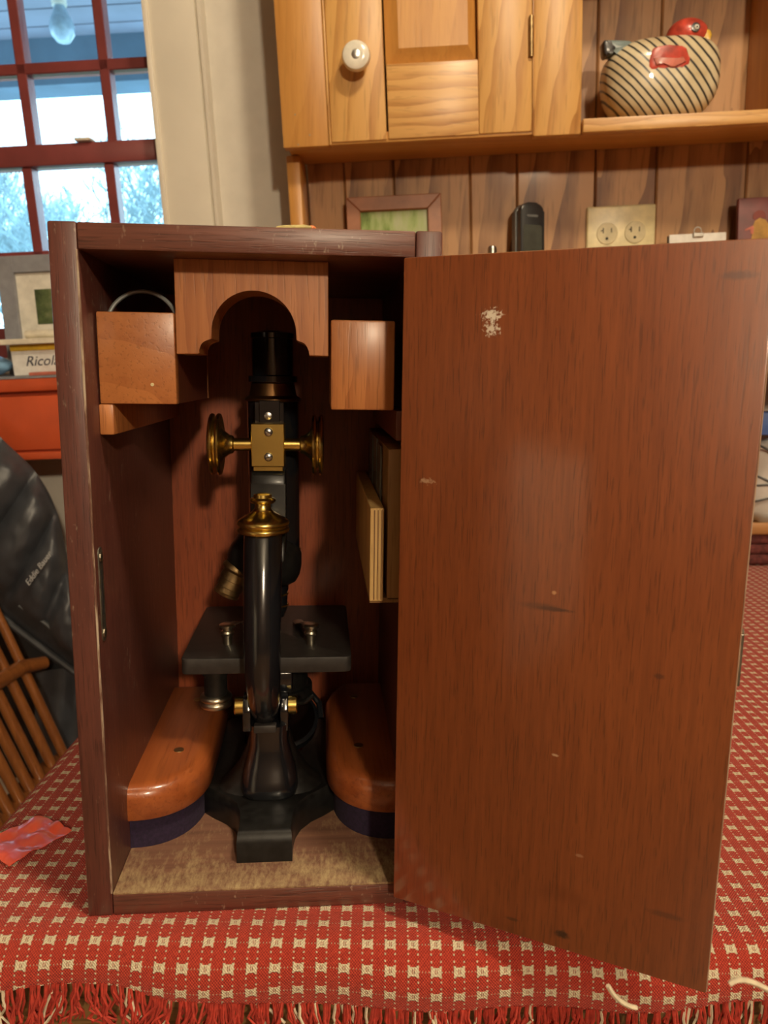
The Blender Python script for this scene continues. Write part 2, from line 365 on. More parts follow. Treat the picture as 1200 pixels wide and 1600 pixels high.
def cloth_mat():
    """red weave, cream stitched blocks in rows and columns, dotted warp lines (uses the cloth's own UV in metres)"""
    mt, nt, b = newmat('cloth')
    uv = N(nt, 'ShaderNodeUVMap'); uv.uv_map = 'weave'; sp = N(nt, 'ShaderNodeSeparateXYZ'); L(nt, uv.outputs[0], sp.inputs[0])
    wob = noise_n(nt, uv.outputs[0], 160, 2)
    U0 = math_n(nt, 'MULTIPLY_ADD', math_n(nt, 'SUBTRACT', wob, 0.5), 0.0007, sp.outputs[0])
    V0 = math_n(nt, 'MULTIPLY_ADD', math_n(nt, 'SUBTRACT', noise_n(nt, uv.outputs[0], 110, 2), 0.5), 0.0009, sp.outputs[1])
    cu = math_n(nt, 'MULTIPLY', math_n(nt, 'SUBTRACT', U0, COLX - PITCH * 200.5), 1 / PITCH)
    cv = math_n(nt, 'MULTIPLY', math_n(nt, 'SUBTRACT', V0, ROWY - PITCH * 200.5), 1 / PITCH)
    fu = math_n(nt, 'SUBTRACT', math_n(nt, 'FRACT', cu), 0.5); fv = math_n(nt, 'SUBTRACT', math_n(nt, 'FRACT', cv), 0.5)
    au = math_n(nt, 'ABSOLUTE', fu); av = math_n(nt, 'ABSOLUTE', fv)
    def lt(a, t, s=0.03): return ramp(nt, a, [(max(t - s, 0), 1.0), (t + s, 0.0)])
    # H-shaped stitched block: a pad, with taller posts at both sides
    pad = math_n(nt, 'MULTIPLY', lt(au, 0.21, 0.015), lt(av, 0.165, 0.015))
    hole = math_n(nt, 'MULTIPLY', lt(math_n(nt, 'ABSOLUTE', math_n(nt, 'SUBTRACT', au, 0.04)), 0.018, 0.015), lt(av, 0.09))
    post = math_n(nt, 'MULTIPLY', lt(math_n(nt, 'ABSOLUTE', math_n(nt, 'SUBTRACT', au, 0.185)), 0.05, 0.015), lt(av, 0.21, 0.015))
    block = math_n(nt, 'MAXIMUM', math_n(nt, 'SUBTRACT', pad, math_n(nt, 'MULTIPLY', hole, 0.7), clamp=True), post)
    dash = math_n(nt, 'MULTIPLY', lt(math_n(nt, 'ABSOLUTE', math_n(nt, 'SUBTRACT', au, 0.215)), 0.035, 0.02),
                  ramp(nt, math_n(nt, 'FRACT', math_n(nt, 'MULTIPLY', math_n(nt, 'SUBTRACT', fv, 0.04), 5.4)), [(0.5, 0.0), (0.58, 1.0)]))
    hd = math_n(nt, 'MULTIPLY', lt(av, 0.028, 0.02), ramp(nt, math_n(nt, 'FRACT', math_n(nt, 'MULTIPLY', fu, 7.0)), [(0.68, 0.0), (0.76, 1.0)]))
    wht = math_n(nt, 'MAXIMUM', block, math_n(nt, 'MAXIMUM', math_n(nt, 'MULTIPLY', dash, 0.85), math_n(nt, 'MULTIPLY', hd, 0.7)))
    wu = math_n(nt, 'SINE', math_n(nt, 'MULTIPLY', sp.outputs[0], 6.2832 / 0.00145)); wv_ = math_n(nt, 'SINE', math_n(nt, 'MULTIPLY', sp.outputs[1], 6.2832 / 0.0016))
    weave = math_n(nt, 'MULTIPLY', math_n(nt, 'ADD', math_n(nt, 'MULTIPLY', wu, wv_), 1.0), 0.5)
    big = noise_n(nt, uv.outputs[0], 500, 3)
    red = ramp(nt, math_n(nt, 'MULTIPLY_ADD', weave, 0.55, math_n(nt, 'MULTIPLY', big, 0.5)), [(0.15, (0.20, 0.015, 0.012)), (0.75, (0.58, 0.066, 0.037))])
    L(nt, mixc(nt, wht, red, (0.72, 0.63, 0.44)), b.inputs['Base Color'])
    b.inputs['Roughness'].default_value = 0.9; b.inputs['Specular IOR Level'].default_value = 0.15
    b.inputs['Sheen Weight'].default_value = 0.15
    bump(nt, b, math_n(nt, 'MULTIPLY_ADD', wht, 1.0, math_n(nt, 'MULTIPLY', weave, 0.9)), 0.8, 0.0008)
cloth_mat()
def hen_mat():
    mt, nt, b = newmat('hen_stripes')
    tc = N(nt, 'ShaderNodeTexCoord'); sp = N(nt, 'ShaderNodeSeparateXYZ'); L(nt, tc.outputs['Object'], sp.inputs[0])
    x, z = sp.outputs[0], sp.outputs[2]
    t = math_n(nt, 'ADD', z, math_n(nt, 'MULTIPLY', x, 0.66)); t = math_n(nt, 'ADD', t, math_n(nt, 'MULTIPLY', sp.outputs[1], -0.5))
    xs = math_n(nt, 'ADD', x, 0.03)
    t = math_n(nt, 'ADD', t, math_n(nt, 'MULTIPLY', math_n(nt, 'MULTIPLY', xs, math_n(nt, 'SUBTRACT', 0.135, z)), 2.6))
    t = math_n(nt, 'ADD', t, math_n(nt, 'MULTIPLY', noise_n(nt, tc.outputs['Object'], 25, 2), 0.004))
    f = math_n(nt, 'FRACT', math_n(nt, 'MULTIPLY', t, 78))
    k = ramp(nt, math_n(nt, 'ABSOLUTE', math_n(nt, 'SUBTRACT', f, 0.5)), [(0.11, 1.0), (0.17, 0.0)])
    cream = ramp(nt, noise_n(nt, tc.outputs['Object'], 30, 3), [(0.3, (0.55, 0.44, 0.26)), (0.7, (0.72, 0.64, 0.44))])
    L(nt, mixc(nt, k, cream, (0.03, 0.03, 0.03)), b.inputs['Base Color'])
    b.inputs['Roughness'].default_value = 0.35; b.inputs['Coat Weight'].default_value = 0.3
    bump(nt, b, noise_n(nt, tc.outputs['Object'], 60, 2), 0.15, 0.002)
hen_mat()
pic_mat('green_print', [(0.10, 0.13, 0.05), (0.22, 0.32, 0.10), (0.36, 0.44, 0.20), (0.42, 0.46, 0.28)], 45, (1, 1, 0.25))
pic_mat('landscape_print', [(0.04, 0.06, 0.03), (0.10, 0.14, 0.06), (0.2, 0.22, 0.12)], 30, (1, 1, 1))

# ================================================================== SETTING
FLOOR = -0.75
mb = MB(); mb.box((-1.65, -3.7, FLOOR - 0.05), (3.0, 1.35, FLOOR)); struct(mb.build('floor', 'floor_wood', smooth=False), 'brown wooden floor under the table', 'floor')
WY = 0.02                                     # plaster face of the back wall, room frame
WX0, WX1, WZ0, WZ1 = -1.42, -0.722, -0.16, 0.56   # window opening
mb = MB(RM)
mb.box((-3.2, WY, -1.5), (WX0, WY + 0.14, 1.5)); mb.box((WX1, WY, -1.5), (2.6, WY + 0.14, 1.5))
mb.box((WX0, WY, -1.5), (WX1, WY + 0.14, WZ0)); mb.box((WX0, WY, WZ1), (WX1, WY + 0.14, 1.5))
struct(mb.build('wall_back', 'plaster', smooth=False), 'cream plaster wall behind the hutch and window', 'wall')
LX = -1.55
mb = MB(); mb.box((LX - 0.1, -3.7, -0.9), (LX, 1.6, 1.75)); struct(mb.build('wall_left', 'panelling', smooth=False), 'brown panelled side wall on the window side', 'wall')
mb = MB(); mb.box((3.0, -3.7, -0.9), (3.1, 1.6, 1.75)); struct(mb.build('wall_right', 'panelling', smooth=False), 'brown panelled side wall on the hutch side', 'wall')
mb = MB(); mb.box((LX - 0.1, -3.7, -0.9), (3.1, -3.6, 1.75)); struct(mb.build('wall_front', 'panelling', smooth=False), 'brown panelled wall opposite the hutch', 'wall')
mb = MB(); mb.box((LX - 0.1, -3.7, 1.75), (3.1, 1.7, 1.85)); struct(mb.build('ceiling', 'ceiling_paint', smooth=False), 'painted ceiling', 'ceiling')
cu_ = thing('sheen_cupboard', (-1.37, -1.7, FLOOR), 'added unseen white cupboard that reflects as a sheen in the open door', 'cupboard')  # unseen cupboard, added so the open case door reflects a pale sheen
MB().box((LX + 0.001, -2.15, FLOOR), (-1.215, -1.26, 0.41), 0.004).build('body', 'cream_paint', cu_); MB().box((LX + 0.001, -2.17, 0.41), (-1.19, -1.24, 0.44), 0.006).build('top', 'cream_paint', cu_)
for y in (-2.14, -1.70):
    d_ = MB().box((-1.2145, y, FLOOR + 0.08), (-1.197, y + 0.43, 0.39), 0.003).build('door', 'cream_paint', cu_)
    MB().lathe([(0.006, 0), (0.012, 0.012), (0.014, 0.02), (0.006, 0.026)], (-1.197, y + (0.39 if y < -2 else 0.04), 0.0), (1, 0, 0), 16).build('knob', 'brass', d_)

# window 1: two sashes of small panes in red painted bars
win = thing('window_1', RM @ Vector((-1.07, 0.08, WZ0)), 'red painted small paned sash window beside the hutch', 'window'); win['kind'] = 'structure'
def bar(a, b, name='muntin'): MB(RM).box(a, b, 0.0015, 1).build(name, 'red_sash', win)
vx = [-0.9546 - 0.1366 * 2, -0.9546 - 0.1366, -0.9546, -0.818]
zr = 0.159                                     # meeting rail
MB(RM).box((WX0, 0.045, zr - 0.0165), (WX1, 0.085, zr + 0.0165), 0.003).build('meeting_rail', 'red_sash', win)
MB(RM).box((WX0, 0.045, WZ0), (WX1, 0.085, WZ0 + 0.05), 0.003).build('bottom_rail', 'red_sash', win)
MB(RM).box((WX0, 0.075, WZ1 - 0.04), (WX1, 0.115, WZ1), 0.003).build('top_rail', 'red_sash', win)
zl = [zr - 0.0165 - 0.138]; zu = [0.2973, 0.2973 + 0.142]
lowz = [WZ0 + 0.05, zl[0], zr - 0.0165]; uppz = [zr + 0.0165, zu[0], zu[1], WZ1 - 0.04]
for x in vx:
    bar((x - 0.008, 0.05, WZ0 + 0.05), (x + 0.008, 0.078, zr - 0.0165)); bar((x - 0.008, 0.08, zr + 0.0165), (x + 0.008, 0.108, WZ1 - 0.04))
for z in zl: bar((WX0, 0.05, z - 0.008), (WX1, 0.078, z + 0.008))
for z in zu: bar((WX0, 0.08, z - 0.0085), (WX1, 0.108, z + 0.0085))
ex = [WX0] + vx + [WX1]
for i in range(5):
    for zs, y in ((lowz, 0.064), (uppz, 0.094)):
        for a, b in zip(zs, zs[1:]): MB(RM).box((ex[i] + 0.002, y - 0.001, a), (ex[i + 1] - 0.002, y + 0.001, b)).build('pane', 'pane_glass', win, smooth=False)
MB(RM).box((-0.865, 0.036, zr + 0.0165), (-0.838, 0.06, zr + 0.0215), 0.002).build('sash_lock', 'cream_paint', win)
mb = MB(RM)                                    # jambs
mb.box((WX1, -0.004, WZ0), (WX1 + 0.008, 0.15, WZ1 + 0.1), 0.001); mb.box((WX0 - 0.008, -0.004, WZ0), (WX0, 0.15, WZ1 + 0.1), 0.001)
mb.build('jamb', 'cream_paint', win)
# casing board with a bead at its outer edge
mb = MB(RM); x0, x1 = WX1 + 0.006, -0.632
mb.prism([(x0, WY), (x0, 0.002), (x0 + 0.004, 0.0), (x1 - 0.012, 0.0), (x1 - 0.011, 0.003), (x1 - 0.009, 0.003), (x1 - 0.007, -0.004), (x1 - 0.002, -0.005), (x1, 0.0), (x1, WY)], 'z', -0.3, 1.2)
struct(mb.build('trim_1', 'cream_paint'), 'cream painted window casing beside the hutch', 'trim')
mb = MB(RM); mb.box((WX0 - 0.1, 0.0, WZ0 - 0.1), (WX0 - 0.006, WY, 1.2), 0.002); struct(mb.build('trim_2', 'cream_paint'), 'cream painted window casing away from the hutch', 'trim')

# porch and trees outside
zb = onr(60, 141, 1.75).z
mb = MB(RM); mb.box((-4.5, 1.7, zb), (1.0, 1.85, zb + 0.16)); o = mb.build('porch_beam', 'porch_beam', smooth=False); tag(o, 'dark porch beam seen through the upper window panes', 'beam')
mb = MB(RM); mb.box((-4.5, 0.3, zb + 0.16), (1.0, 1.9, zb + 0.2)); o = mb.build('porch_ceiling', 'porch_paint', smooth=False)
tag(o, 'grey boarded porch ceiling outside the window', 'ceiling'); o['kind'] = 'structure'
for k in range(10):
    y = 0.35 + 0.14 * k
    MB(RM).box((-4.5, y, zb + 0.152), (1.0, y + 0.13, zb + 0.16)).build('ceiling_board', 'porch_paint', o, smooth=False)
c = onr(97, 44, 1.05)
o = thing('porch_bulb', RM @ Vector((c.x, c.y, c.z - 0.04)), 'bare round light bulb hanging under the porch ceiling', 'light bulb')
mb = MB(RM); mb.lathe([(0.001, -0.038), (0.018, -0.034), (0.031, -0.018), (0.034, 0.0), (0.030, 0.018), (0.019, 0.04), (0.014, 0.055), (0.014, 0.06)], c, n=24); mb.build('bulb', 'bulb_glass', o)
mb = MB(RM); mb.lathe([(0.02, 0.055), (0.021, 0.08), (0.03, 0.085), (0.035, zb + 0.152 - c.z)], c, n=20); mb.build('socket', 'porcelain', o)
mb = MB(RM); mb.box((-30, 3, -2.1), (20, 60, -2.0)); o = mb.build('yard', 'ground', smooth=False); tag(o, 'dull green yard beyond the porch', 'ground'); o['kind'] = 'structure'
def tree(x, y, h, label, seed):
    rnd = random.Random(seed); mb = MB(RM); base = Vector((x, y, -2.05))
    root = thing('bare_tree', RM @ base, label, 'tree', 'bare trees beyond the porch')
    tips = []
    def grow(mbx, p, d, ln, r, lv):
        pts = [p]; q = p.copy(); dd = d.copy()
        for k in range(4):
            dd = (dd + Vector((rnd.uniform(-.18, .18), rnd.uniform(-.18, .18), rnd.uniform(-.02, .14)))).normalized(); q = q + dd * ln / 4; pts.append(q.copy())
        mbx.tube(pts[::2] if lv > 3 else pts, [max(0.006, r * (1 - 0.15 * k)) for k in range(5)][::2 if lv > 3 else 1], n=5 if lv < 2 else 3, cap=False)
        if lv >= 5: return
        for k in range(5 if lv < 3 else 4):
            s = pts[rnd.choice((2, 3, 3, 4))]; a = rnd.uniform(0, 6.28)
            nd = (dd * 0.75 + Vector((math.cos(a), math.sin(a), rnd.uniform(0.0, .5))) * 0.75).normalized()
            grow(tw, s, nd, ln * rnd.uniform(0.55, 0.75), r * 0.5, lv + 1)
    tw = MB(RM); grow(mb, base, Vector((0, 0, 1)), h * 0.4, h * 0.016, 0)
    mb.build('trunk', 'bark_glare', root); tw.build('branches', 'bark_glare', root)
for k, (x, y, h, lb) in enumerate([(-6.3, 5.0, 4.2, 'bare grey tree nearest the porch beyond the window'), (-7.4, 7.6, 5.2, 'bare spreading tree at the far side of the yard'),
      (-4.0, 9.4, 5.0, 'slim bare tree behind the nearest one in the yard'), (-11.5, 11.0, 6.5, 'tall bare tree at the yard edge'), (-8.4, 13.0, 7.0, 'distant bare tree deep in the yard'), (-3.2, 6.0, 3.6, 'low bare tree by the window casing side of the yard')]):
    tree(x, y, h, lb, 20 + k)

# ================================================================== TABLE AND CLOTH
TX0, TX1, TY0, TY1 = -0.075, 1.35, -0.003, 0.835
tb = thing('dining_table', TM @ Vector((0.6, 0.4, FLOOR)), 'wooden dining table under the red checked cloth', 'table')
MB(TM).box((TX0 - 0.012, TY0 - 0.012, -0.026), (TX1, TY1, -0.0025), 0.01, 4).build('table_top', 'table_wood', tb)
MB(TM).box((TX0 + 0.02, TY0 + 0.0, -0.13), (TX1 - 0.04, TY0 + 0.018, -0.026), 0.002).build('apron', 'table_wood', tb)
MB(TM).box((TX0 + 0.02, TY1 - 0.05, -0.13), (TX1 - 0.04, TY1 - 0.03, -0.026), 0.002).build('apron', 'table_wood', tb)
MB(TM).box((TX0 + 0.01, TY0 + 0.02, -0.13), (TX0 + 0.03, TY1 - 0.05, -0.026), 0.002).build('apron', 'table_wood', tb)
for x in (TX0 + 0.045, TX1 - 0.09):
    for y in (TY0 + 0.05, TY1 - 0.09):
        MB(TM).lathe([(0.02, 0), (0.026, 0.03), (0.018, 0.1), (0.03, 0.35), (0.022, 0.45), (0.032, 0.5), (0.032, -FLOOR - 0.026)], (x, y, FLOOR), n=20).build('leg', 'table_wood', tb)
RROLL = 0.0215
def hem(X):                                    # how far the cloth hangs over the front edge
    pts = [(-0.2, 0.040), (-0.06, 0.037), (-0.005, 0.0325), (0.02, 0.033), (0.05, 0.039), (0.12, 0.043), (0.27, 0.043), (0.34, 0.038), (0.5, 0.036), (2, 0.036)]
    for (a, p), (b, q) in zip(pts, pts[1:]):
        if X <= b: t = (X - a) / (b - a); t = t * t * (3 - 2 * t); return p + (q - p) * t
    return pts[-1][1]
def roll(d):                                   # cloth length past the edge -> (outward, drop)
    a = min(d / RROLL, 1.62); e = max(0, d - 1.62 * RROLL)
    return RROLL * math.sin(a) + e * math.cos(1.62), RROLL * (1 - math.cos(a)) + e * math.sin(1.62)
def cloth_at(X, Y):
    x, y, z = X, Y, 0.0
    if Y < TY0: o_, dz = roll(TY0 - Y); y = TY0 - o_; z -= dz
    if X < TX0: o_, dz = roll(TX0 - X); x = TX0 - o_; z -= dz
    d = max(0.0, TX0 - X, TY0 - Y)
    z += 0.0012 * noise.noise(Vector((X * 14, Y * 14, 1.0))) * min(1, max(0, max(X - 0.3, Y - 0.35, -X * 1.4 - 0.03)) * 8)
    if Y < TY0 and d > 0.012: y += 0.0022 * math.sin(X * 55 + 1.2) * min(1, (d - 0.012) / 0.02)
    return Vector((x, y, z))
xs = [TX0 - 0.06 + 0.003 * k for k in range(21)] + [TX0 + 0.006 * k for k in range(1, 240)]
ts = [k / 24 for k in range(25)]; ys = [TY0 + 0.012 * k for k in range(1, 70)]
bm = bmesh.new(); uvl = bm.loops.layers.uv.new('weave'); V = []
for X in xs:
    h = hem(X); col = [(X, TY0 - h * (1 - t)) for t in ts] + [(X, y) for y in ys]
    V.append([(bm.verts.new(cloth_at(*c)), c) for c in col])
for i in range(len(V) - 1):
    for j in range(len(V[0]) - 1):
        q = (V[i][j], V[i + 1][j], V[i + 1][j + 1], V[i][j + 1]); f = bm.faces.new([a[0] for a in q])
        for lp, a in zip(f.loops, q): lp[uvl].uv = a[1]
tc = thing('tablecloth', TM @ Vector((0.4, 0.3, 0)), 'red woven tablecloth with cream stitched squares and fringe', 'tablecloth')
mb = MB(TM); mb.bm.free(); mb.bm = bm; mb.build('cloth', 'cloth', tc, ang=180, fixn=False)
# fringe: yarns knotted in loose bundles along the front hem
fr = MB(TM); fw = MB(TM); rnd = random.Random(3)
X = TX0 - 0.05
while X < 0.75:
    base_h = hem(X); ln0 = rnd.uniform(0.020, 0.036); sway = 0.35 * noise.noise(Vector((X * 30, 0, 0))) + rnd.uniform(-0.15, 0.15)
    for s in range(rnd.randint(6, 10)):
        xx = X + rnd.uniform(-0.0024, 0.0024); p = cloth_at(xx, TY0 - hem(xx) + 0.001)
        white = rnd.random() < 0.11
        ln = ln0 * rnd.uniform(0.75, 1.15); sw = sway + rnd.uniform(-0.18, 0.18); out = rnd.uniform(-0.25, 0.35)
        if rnd.random() < 0.05: sw *= 3.0; out += 0.5
        pts = []
        for k in range(6):
            t = k / 5; curl = rnd.uniform(-1, 1) * 0.0009 * k
            pts.append(p + Vector((sw * ln * t * t * 1.4 + curl, -out * ln * (t - 0.5 * t * t) + rnd.uniform(-.0006, .0006), -ln * (t - 0.12 * abs(sw) * t))))
        (fw if white else fr).tube(pts, [0.00072] * 5 + [0.0005], n=4, cap=False)
    X += rnd.uniform(0.0050, 0.0080)
# a few long stray cream yarns
for (u0, v0, u1, v1, u2, v2) in ((1140, 1538, 1160, 1518, 1215, 1556), (950, 1540, 965, 1570, 995, 1575), (400, 1560, 420, 1575, 445, 1598)):
    yy = -0.03 - (u0 - 400) * 0.0814 / 1000 * 2.4
    a, b, c = (ony(u, v, yy) for u, v in ((u0, v0), (u1, v1), (u2, v2))); b2 = TM.inverted() @ b
    pts = [TM.inverted() @ (a * (1 - t) ** 2 + b * 2 * t * (1 - t) + c * t * t) for t in [k / 8 for k in range(9)]]; fw.tube(pts, 0.0009, n=5)
o = fr.build('fringe_red_yarn', 'yarn_red', tc); o['kind'] = 'stuff'
o = fw.build('fringe_cream_yarn', 'yarn_white', tc); o['kind'] = 'stuff'; o['label'] = 'cream yarn ends among the red fringe'

# ================================================================== MICROSCOPE CASE
CW, CH, CDI, BT = 0.1797, 0.35, 0.1986, 0.010
TL, TR, TT, TB = 0.013, 0.0125, 0.0122, 0.0128
XI0, XI1, ZI0, ZI1 = TL, CW - TR, TB, CH - TT
case = thing('microscope_case', (CW / 2, 0.1, 0), 'dark mahogany microscope case standing open on the red cloth', 'case')
MB().box((0, 0, 0), (TL, CDI + BT, CH), 0.0011).build('side_panel', 'mahogany_frame', case)
MB().box((XI1, 0, 0), (CW, CDI + BT, CH), 0.0011).build('side_panel', 'mahogany_frame', case)
MB().box((XI0 + 0.0001, 0.0001, ZI1), (XI1 - 0.0001, CDI + BT, CH - 0.0002), 0.0009).build('top_panel', 'mahogany_frame_x', case)
MB().box((XI0 + 0.0001, 0.0002, 0.0002), (XI1 - 0.0001, CDI + BT, ZI0 - 0.0012), 0.0007).build('bottom_panel', 'mahogany_frame_x', case)
MB().box((XI0 + 0.0001, 0.0008, ZI0 - 0.0014), (XI1 - 0.0001, CDI, ZI0), 0.0003).build('floor_board', 'dusty_board', case)['label'] = 'worn dusty floor of the case'
MB().box((XI0, CDI, ZI0 - 0.001), (XI1, CDI + BT, ZI1), 0.0).build('back_panel', 'mahogany_back', case, smooth=False)
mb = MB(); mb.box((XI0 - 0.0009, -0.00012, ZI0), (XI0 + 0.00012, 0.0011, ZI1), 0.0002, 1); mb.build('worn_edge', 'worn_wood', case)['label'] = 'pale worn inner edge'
# support strips that carry the accessory blocks
MB().box((XI0, 0.0205, 0.2523), (XI0 + 0.0072, CDI, 0.2675), 0.0008).build('support_strip', 'cherry_block', case)
MB().box((XI1 - 0.0062, 0.0205, 0.2503), (XI1, CDI, 0.2655), 0.0008).build('support_strip', 'mahogany_inside', case)
# strike plate of the lock on the left inner edge
st = MB(); ya, yb, za, zb_ = 0.0058, 0.0122, 0.1490, 0.1978
prof = []
for k in range(9): a = math.pi * k / 8; prof.append(((ya + yb) / 2 + (yb - ya) / 2 * math.cos(a), zb_ - 0.0032 + 0.0032 * math.sin(a)))
for k in range(9): a = math.pi + math.pi * k / 8; prof.append(((ya + yb) / 2 + (yb - ya) / 2 * math.cos(a), za + 0.0032 + 0.0032 * math.sin(a)))
st.prism(prof, 'x', XI0 - 0.0006, XI0 + 0.0006, 0.0002, 1); sp_ = st.build('strike_plate', 'lockmetal', case); sp_['label'] = 'grey metal strike plate'
MB().box((XI0 + 0.0005, 0.0078, 0.163), (XI0 + 0.00075, 0.0098, 0.186)).build('bolt_slot', 'dark', sp_, smooth=False)
for z in (0.1535, 0.1925): MB().lathe([(0.0024, 0), (0.0024, 0.0007), (0.0014, 0.0010)], (XI0 + 0.0005, 0.009, z), (1, 0, 0), 16).build('screw', 'nickel', sp_)
# arch bracket that steadies the eyepiece end
ap = [(0.0518, 0.2924), (0.0628, 0.2926), (0.0628, 0.2946)]
for k in range(1, 7): a = math.pi / 2 * k / 6; ap.append((0.0628 + 0.0048 * (1 - math.cos(a)), 0.2946 + 0.0050 * math.sin(a)))
ap += [(0.0690, 0.2998)]
for k in range(0, 25): a = math.pi - math.pi * k / 24; ap.append((0.0898 + 0.0208 * math.cos(a), 0.3030 + 0.0205 * math.sin(a)))
ap += [(0.1106, 0.2998), (0.1120, 0.2996)]
for k in range(5, -1, -1): a = math.pi / 2 * k / 6; ap.append((0.1168 - 0.0048 * (1 - math.cos(a)), 0.2946 + 0.0050 * math.sin(a)))
ap += [(0.1168, 0.2926), (0.1265, 0.2924), (0.1265, ZI1), (0.0518, ZI1)]
MB().prism(ap, 'y', 0.0208, 0.050, 0.0003, 1).build('arch_bracket', 'cherry_block', case, ang=25)['label'] = 'reddish wooden bracket with an arched cut-out'
# shoes that clamp the foot, padded with purple felt
def shoe(side):
    X = (lambda d: XI0 + d) if side < 0 else (lambda d: XI1 - d)
    y0, wd, y1 = 0.0365, 0.0415, 0.188
    def outline(ins, n=12):
        P = [(0.0, y1 - ins), (0.0, y0 + ins)]
        for k in range(n + 1):
            a = math.pi / 2 * k / n; P.append(((wd - ins) * math.sin(a) ** 0.9, y0 + ins + 0.048 * (1 - math.cos(a) ** 0.85)))
        P += [(wd - ins, y1 - 0.03), (wd - ins - 0.004, y1 - 0.014 - ins), (wd - 0.014, y1 - ins)]
        return P
    mb = MB(); rings = []
    for z, ins in ((0.0315, 0.0006), (0.0325, 0.0), (0.044, 0.0), (0.0475, 0.0008), (0.0500, 0.0026), (0.0512, 0.0058), (0.0515, 0.0085)):
        rings.append([Vector((X(a), b, z)) for a, b in outline(ins)])
    mb.loft(rings); s = mb.build('foot_shoe', 'shoe_wood', case, ang=50); s['label'] = 'varnished rounded wooden foot clamp'
    mb = MB(); mb.loft([[Vector((X(a), b, z)) for a, b in outline(0.0035)] for z in (ZI0, 0.0316)]); mb.build('felt_pad', 'felt_purple', s)['label'] = 'dark purple felt pad'
    for yy in (0.082, 0.158):
        c = Vector((X(0.021), yy, 0.0512)); MB().lathe([(0.0032, 0), (0.0030, 0.0007), (0.0008, 0.0009)], c, n=16).build('screw', 'brass_old', s)
shoe(-1); shoe(1)
# slide holder on the right inner wall
hx0, hx1 = 0.1484, 0.1557; HZ0, HZ1 = 0.1645, 0.2149
hold = MB()
hold.prism([(0.0215, HZ0), (0.19, HZ0), (0.19, HZ1 - 0.001), (0.0215, HZ1)], 'x', hx0, hx1, 0.0004, 1)
hh = hold.build('slide_holder', 'plywood', case); hh['label'] = 'pale plywood slide holder on the inner wall'
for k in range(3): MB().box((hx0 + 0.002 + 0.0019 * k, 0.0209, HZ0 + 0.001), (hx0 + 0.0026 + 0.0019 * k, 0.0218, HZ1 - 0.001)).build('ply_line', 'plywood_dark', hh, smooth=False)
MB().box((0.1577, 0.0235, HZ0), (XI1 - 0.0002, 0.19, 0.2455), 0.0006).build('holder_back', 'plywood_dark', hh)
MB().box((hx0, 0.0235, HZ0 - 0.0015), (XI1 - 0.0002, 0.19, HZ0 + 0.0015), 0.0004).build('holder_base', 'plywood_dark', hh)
# the door, swung open
DA, DW, DH, DT = 1.0708, 0.153, 0.3241, 0.0115
dd = Vector((math.sin(DA), -math.cos(DA), 0)); dn = Vector((-math.cos(DA), -math.sin(DA), 0))    # along the door, out of its inner face
D0 = Vector((0.1603, -0.011, 0.0121))
DMx = Matrix.Identity(4)
for i in range(3): DMx[i][0] = dd[i]; DMx[i][1] = -dn[i]; DMx[i][2] = (0, 0, 1)[i]; DMx[i][3] = D0[i]
def door_mat():
    """the door's varnished mahogany with its own knots and scuffs at fixed places (object coords)"""
    mt = MATS['mahogany_door']; nt = mt.node_tree; b = nt.nodes['Principled BSDF']
    src = b.inputs['Base Color'].links[0].from_socket
    tc = N(nt, 'ShaderNodeTexCoord')
    def spot(u, v, rx, rz, col, amt, tear=0.0, col_src=None):
        P = door_pt(u, v); mp = N(nt, 'ShaderNodeMapping', vector_type='TEXTURE')
        mp.inputs['Location'].default_value = P; mp.inputs['Scale'].default_value = (rx, rx, rz)
        L(nt, tc.outputs['Object'], mp.inputs[0]); ln = N(nt, 'ShaderNodeVectorMath', operation='LENGTH'); L(nt, mp.outputs[0], ln.inputs[0])
        d = ln.outputs['Value']
        if tear: d = math_n(nt, 'MULTIPLY_ADD', math_n(nt, 'SUBTRACT', noise_n(nt, tc.outputs['Object'], 700, 3), 0.5), tear, d)
        k = ramp(nt, d, [(0.45, amt), (1.0, 0.0)])
        return mixc(nt, k, col_src, col)
    s = src
    for u, v, rx, rz, col, amt, tear in ((768, 493, .0045, .003, (.75, .68, .55), .9, 3.0), (768, 513, .0035, .003, (.75, .68, .55), .8, 3.4), (866, 952, .010, .0012, (.03, .01, .005), .75, 0.8),
            (845, 948, .012, .0022, (.10, .03, .012), .6, 0.5), (878, 1460, .0042, .0026, (.02, .008, .005), .9, 0.8), (800, 1436, .004, .0012, (.03, .01, .006), .6, 0.6), (1040, 1430, .010, .002, (.06, .018, .01), .5, 0.6),
            (1155, 430, .008, .0022, (.06, .018, .012), .6, 0.8), (868, 1180, .0022, .0008, (.6, .4, .25), .8, 1.0), (668, 752, .004, .0016, (.55, .36, .22), .6, 2.6), (866, 926, .0014, .0011, (.55, .28, .12), .8, .6),
            (1030, 1057, .003, .0016, (.05, .015, .01), .6, .5), (905, 1337, .0025, .001, (.4, .22, .13), .6, 1.0)):
        s = spot(u, v, rx, rz, col, amt, tear, s)
    L(nt, s, b.inputs['Base Color'])
bp = DMx.inverted()
def door_pt(u, v):                             # pixel on the door's inner face -> object coords of the door leaf
    d = ray(u, v); t = (D0 - CAM).dot(dn) / d.dot(dn); return CAM + d * t - DOOR_O
mb = MB(DMx); mb.box((0, 0, 0), (DW, DT, DH), 0.0009)
door = mb.build('door', 'mahogany_door', case); DOOR_O = WORLD[door.name]; door['label'] = 'orange mahogany door swung wide open'
door_mat()
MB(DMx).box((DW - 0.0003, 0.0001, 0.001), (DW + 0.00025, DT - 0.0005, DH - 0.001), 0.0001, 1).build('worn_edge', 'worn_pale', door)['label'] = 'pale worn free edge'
z = (0.1455, 0.168)
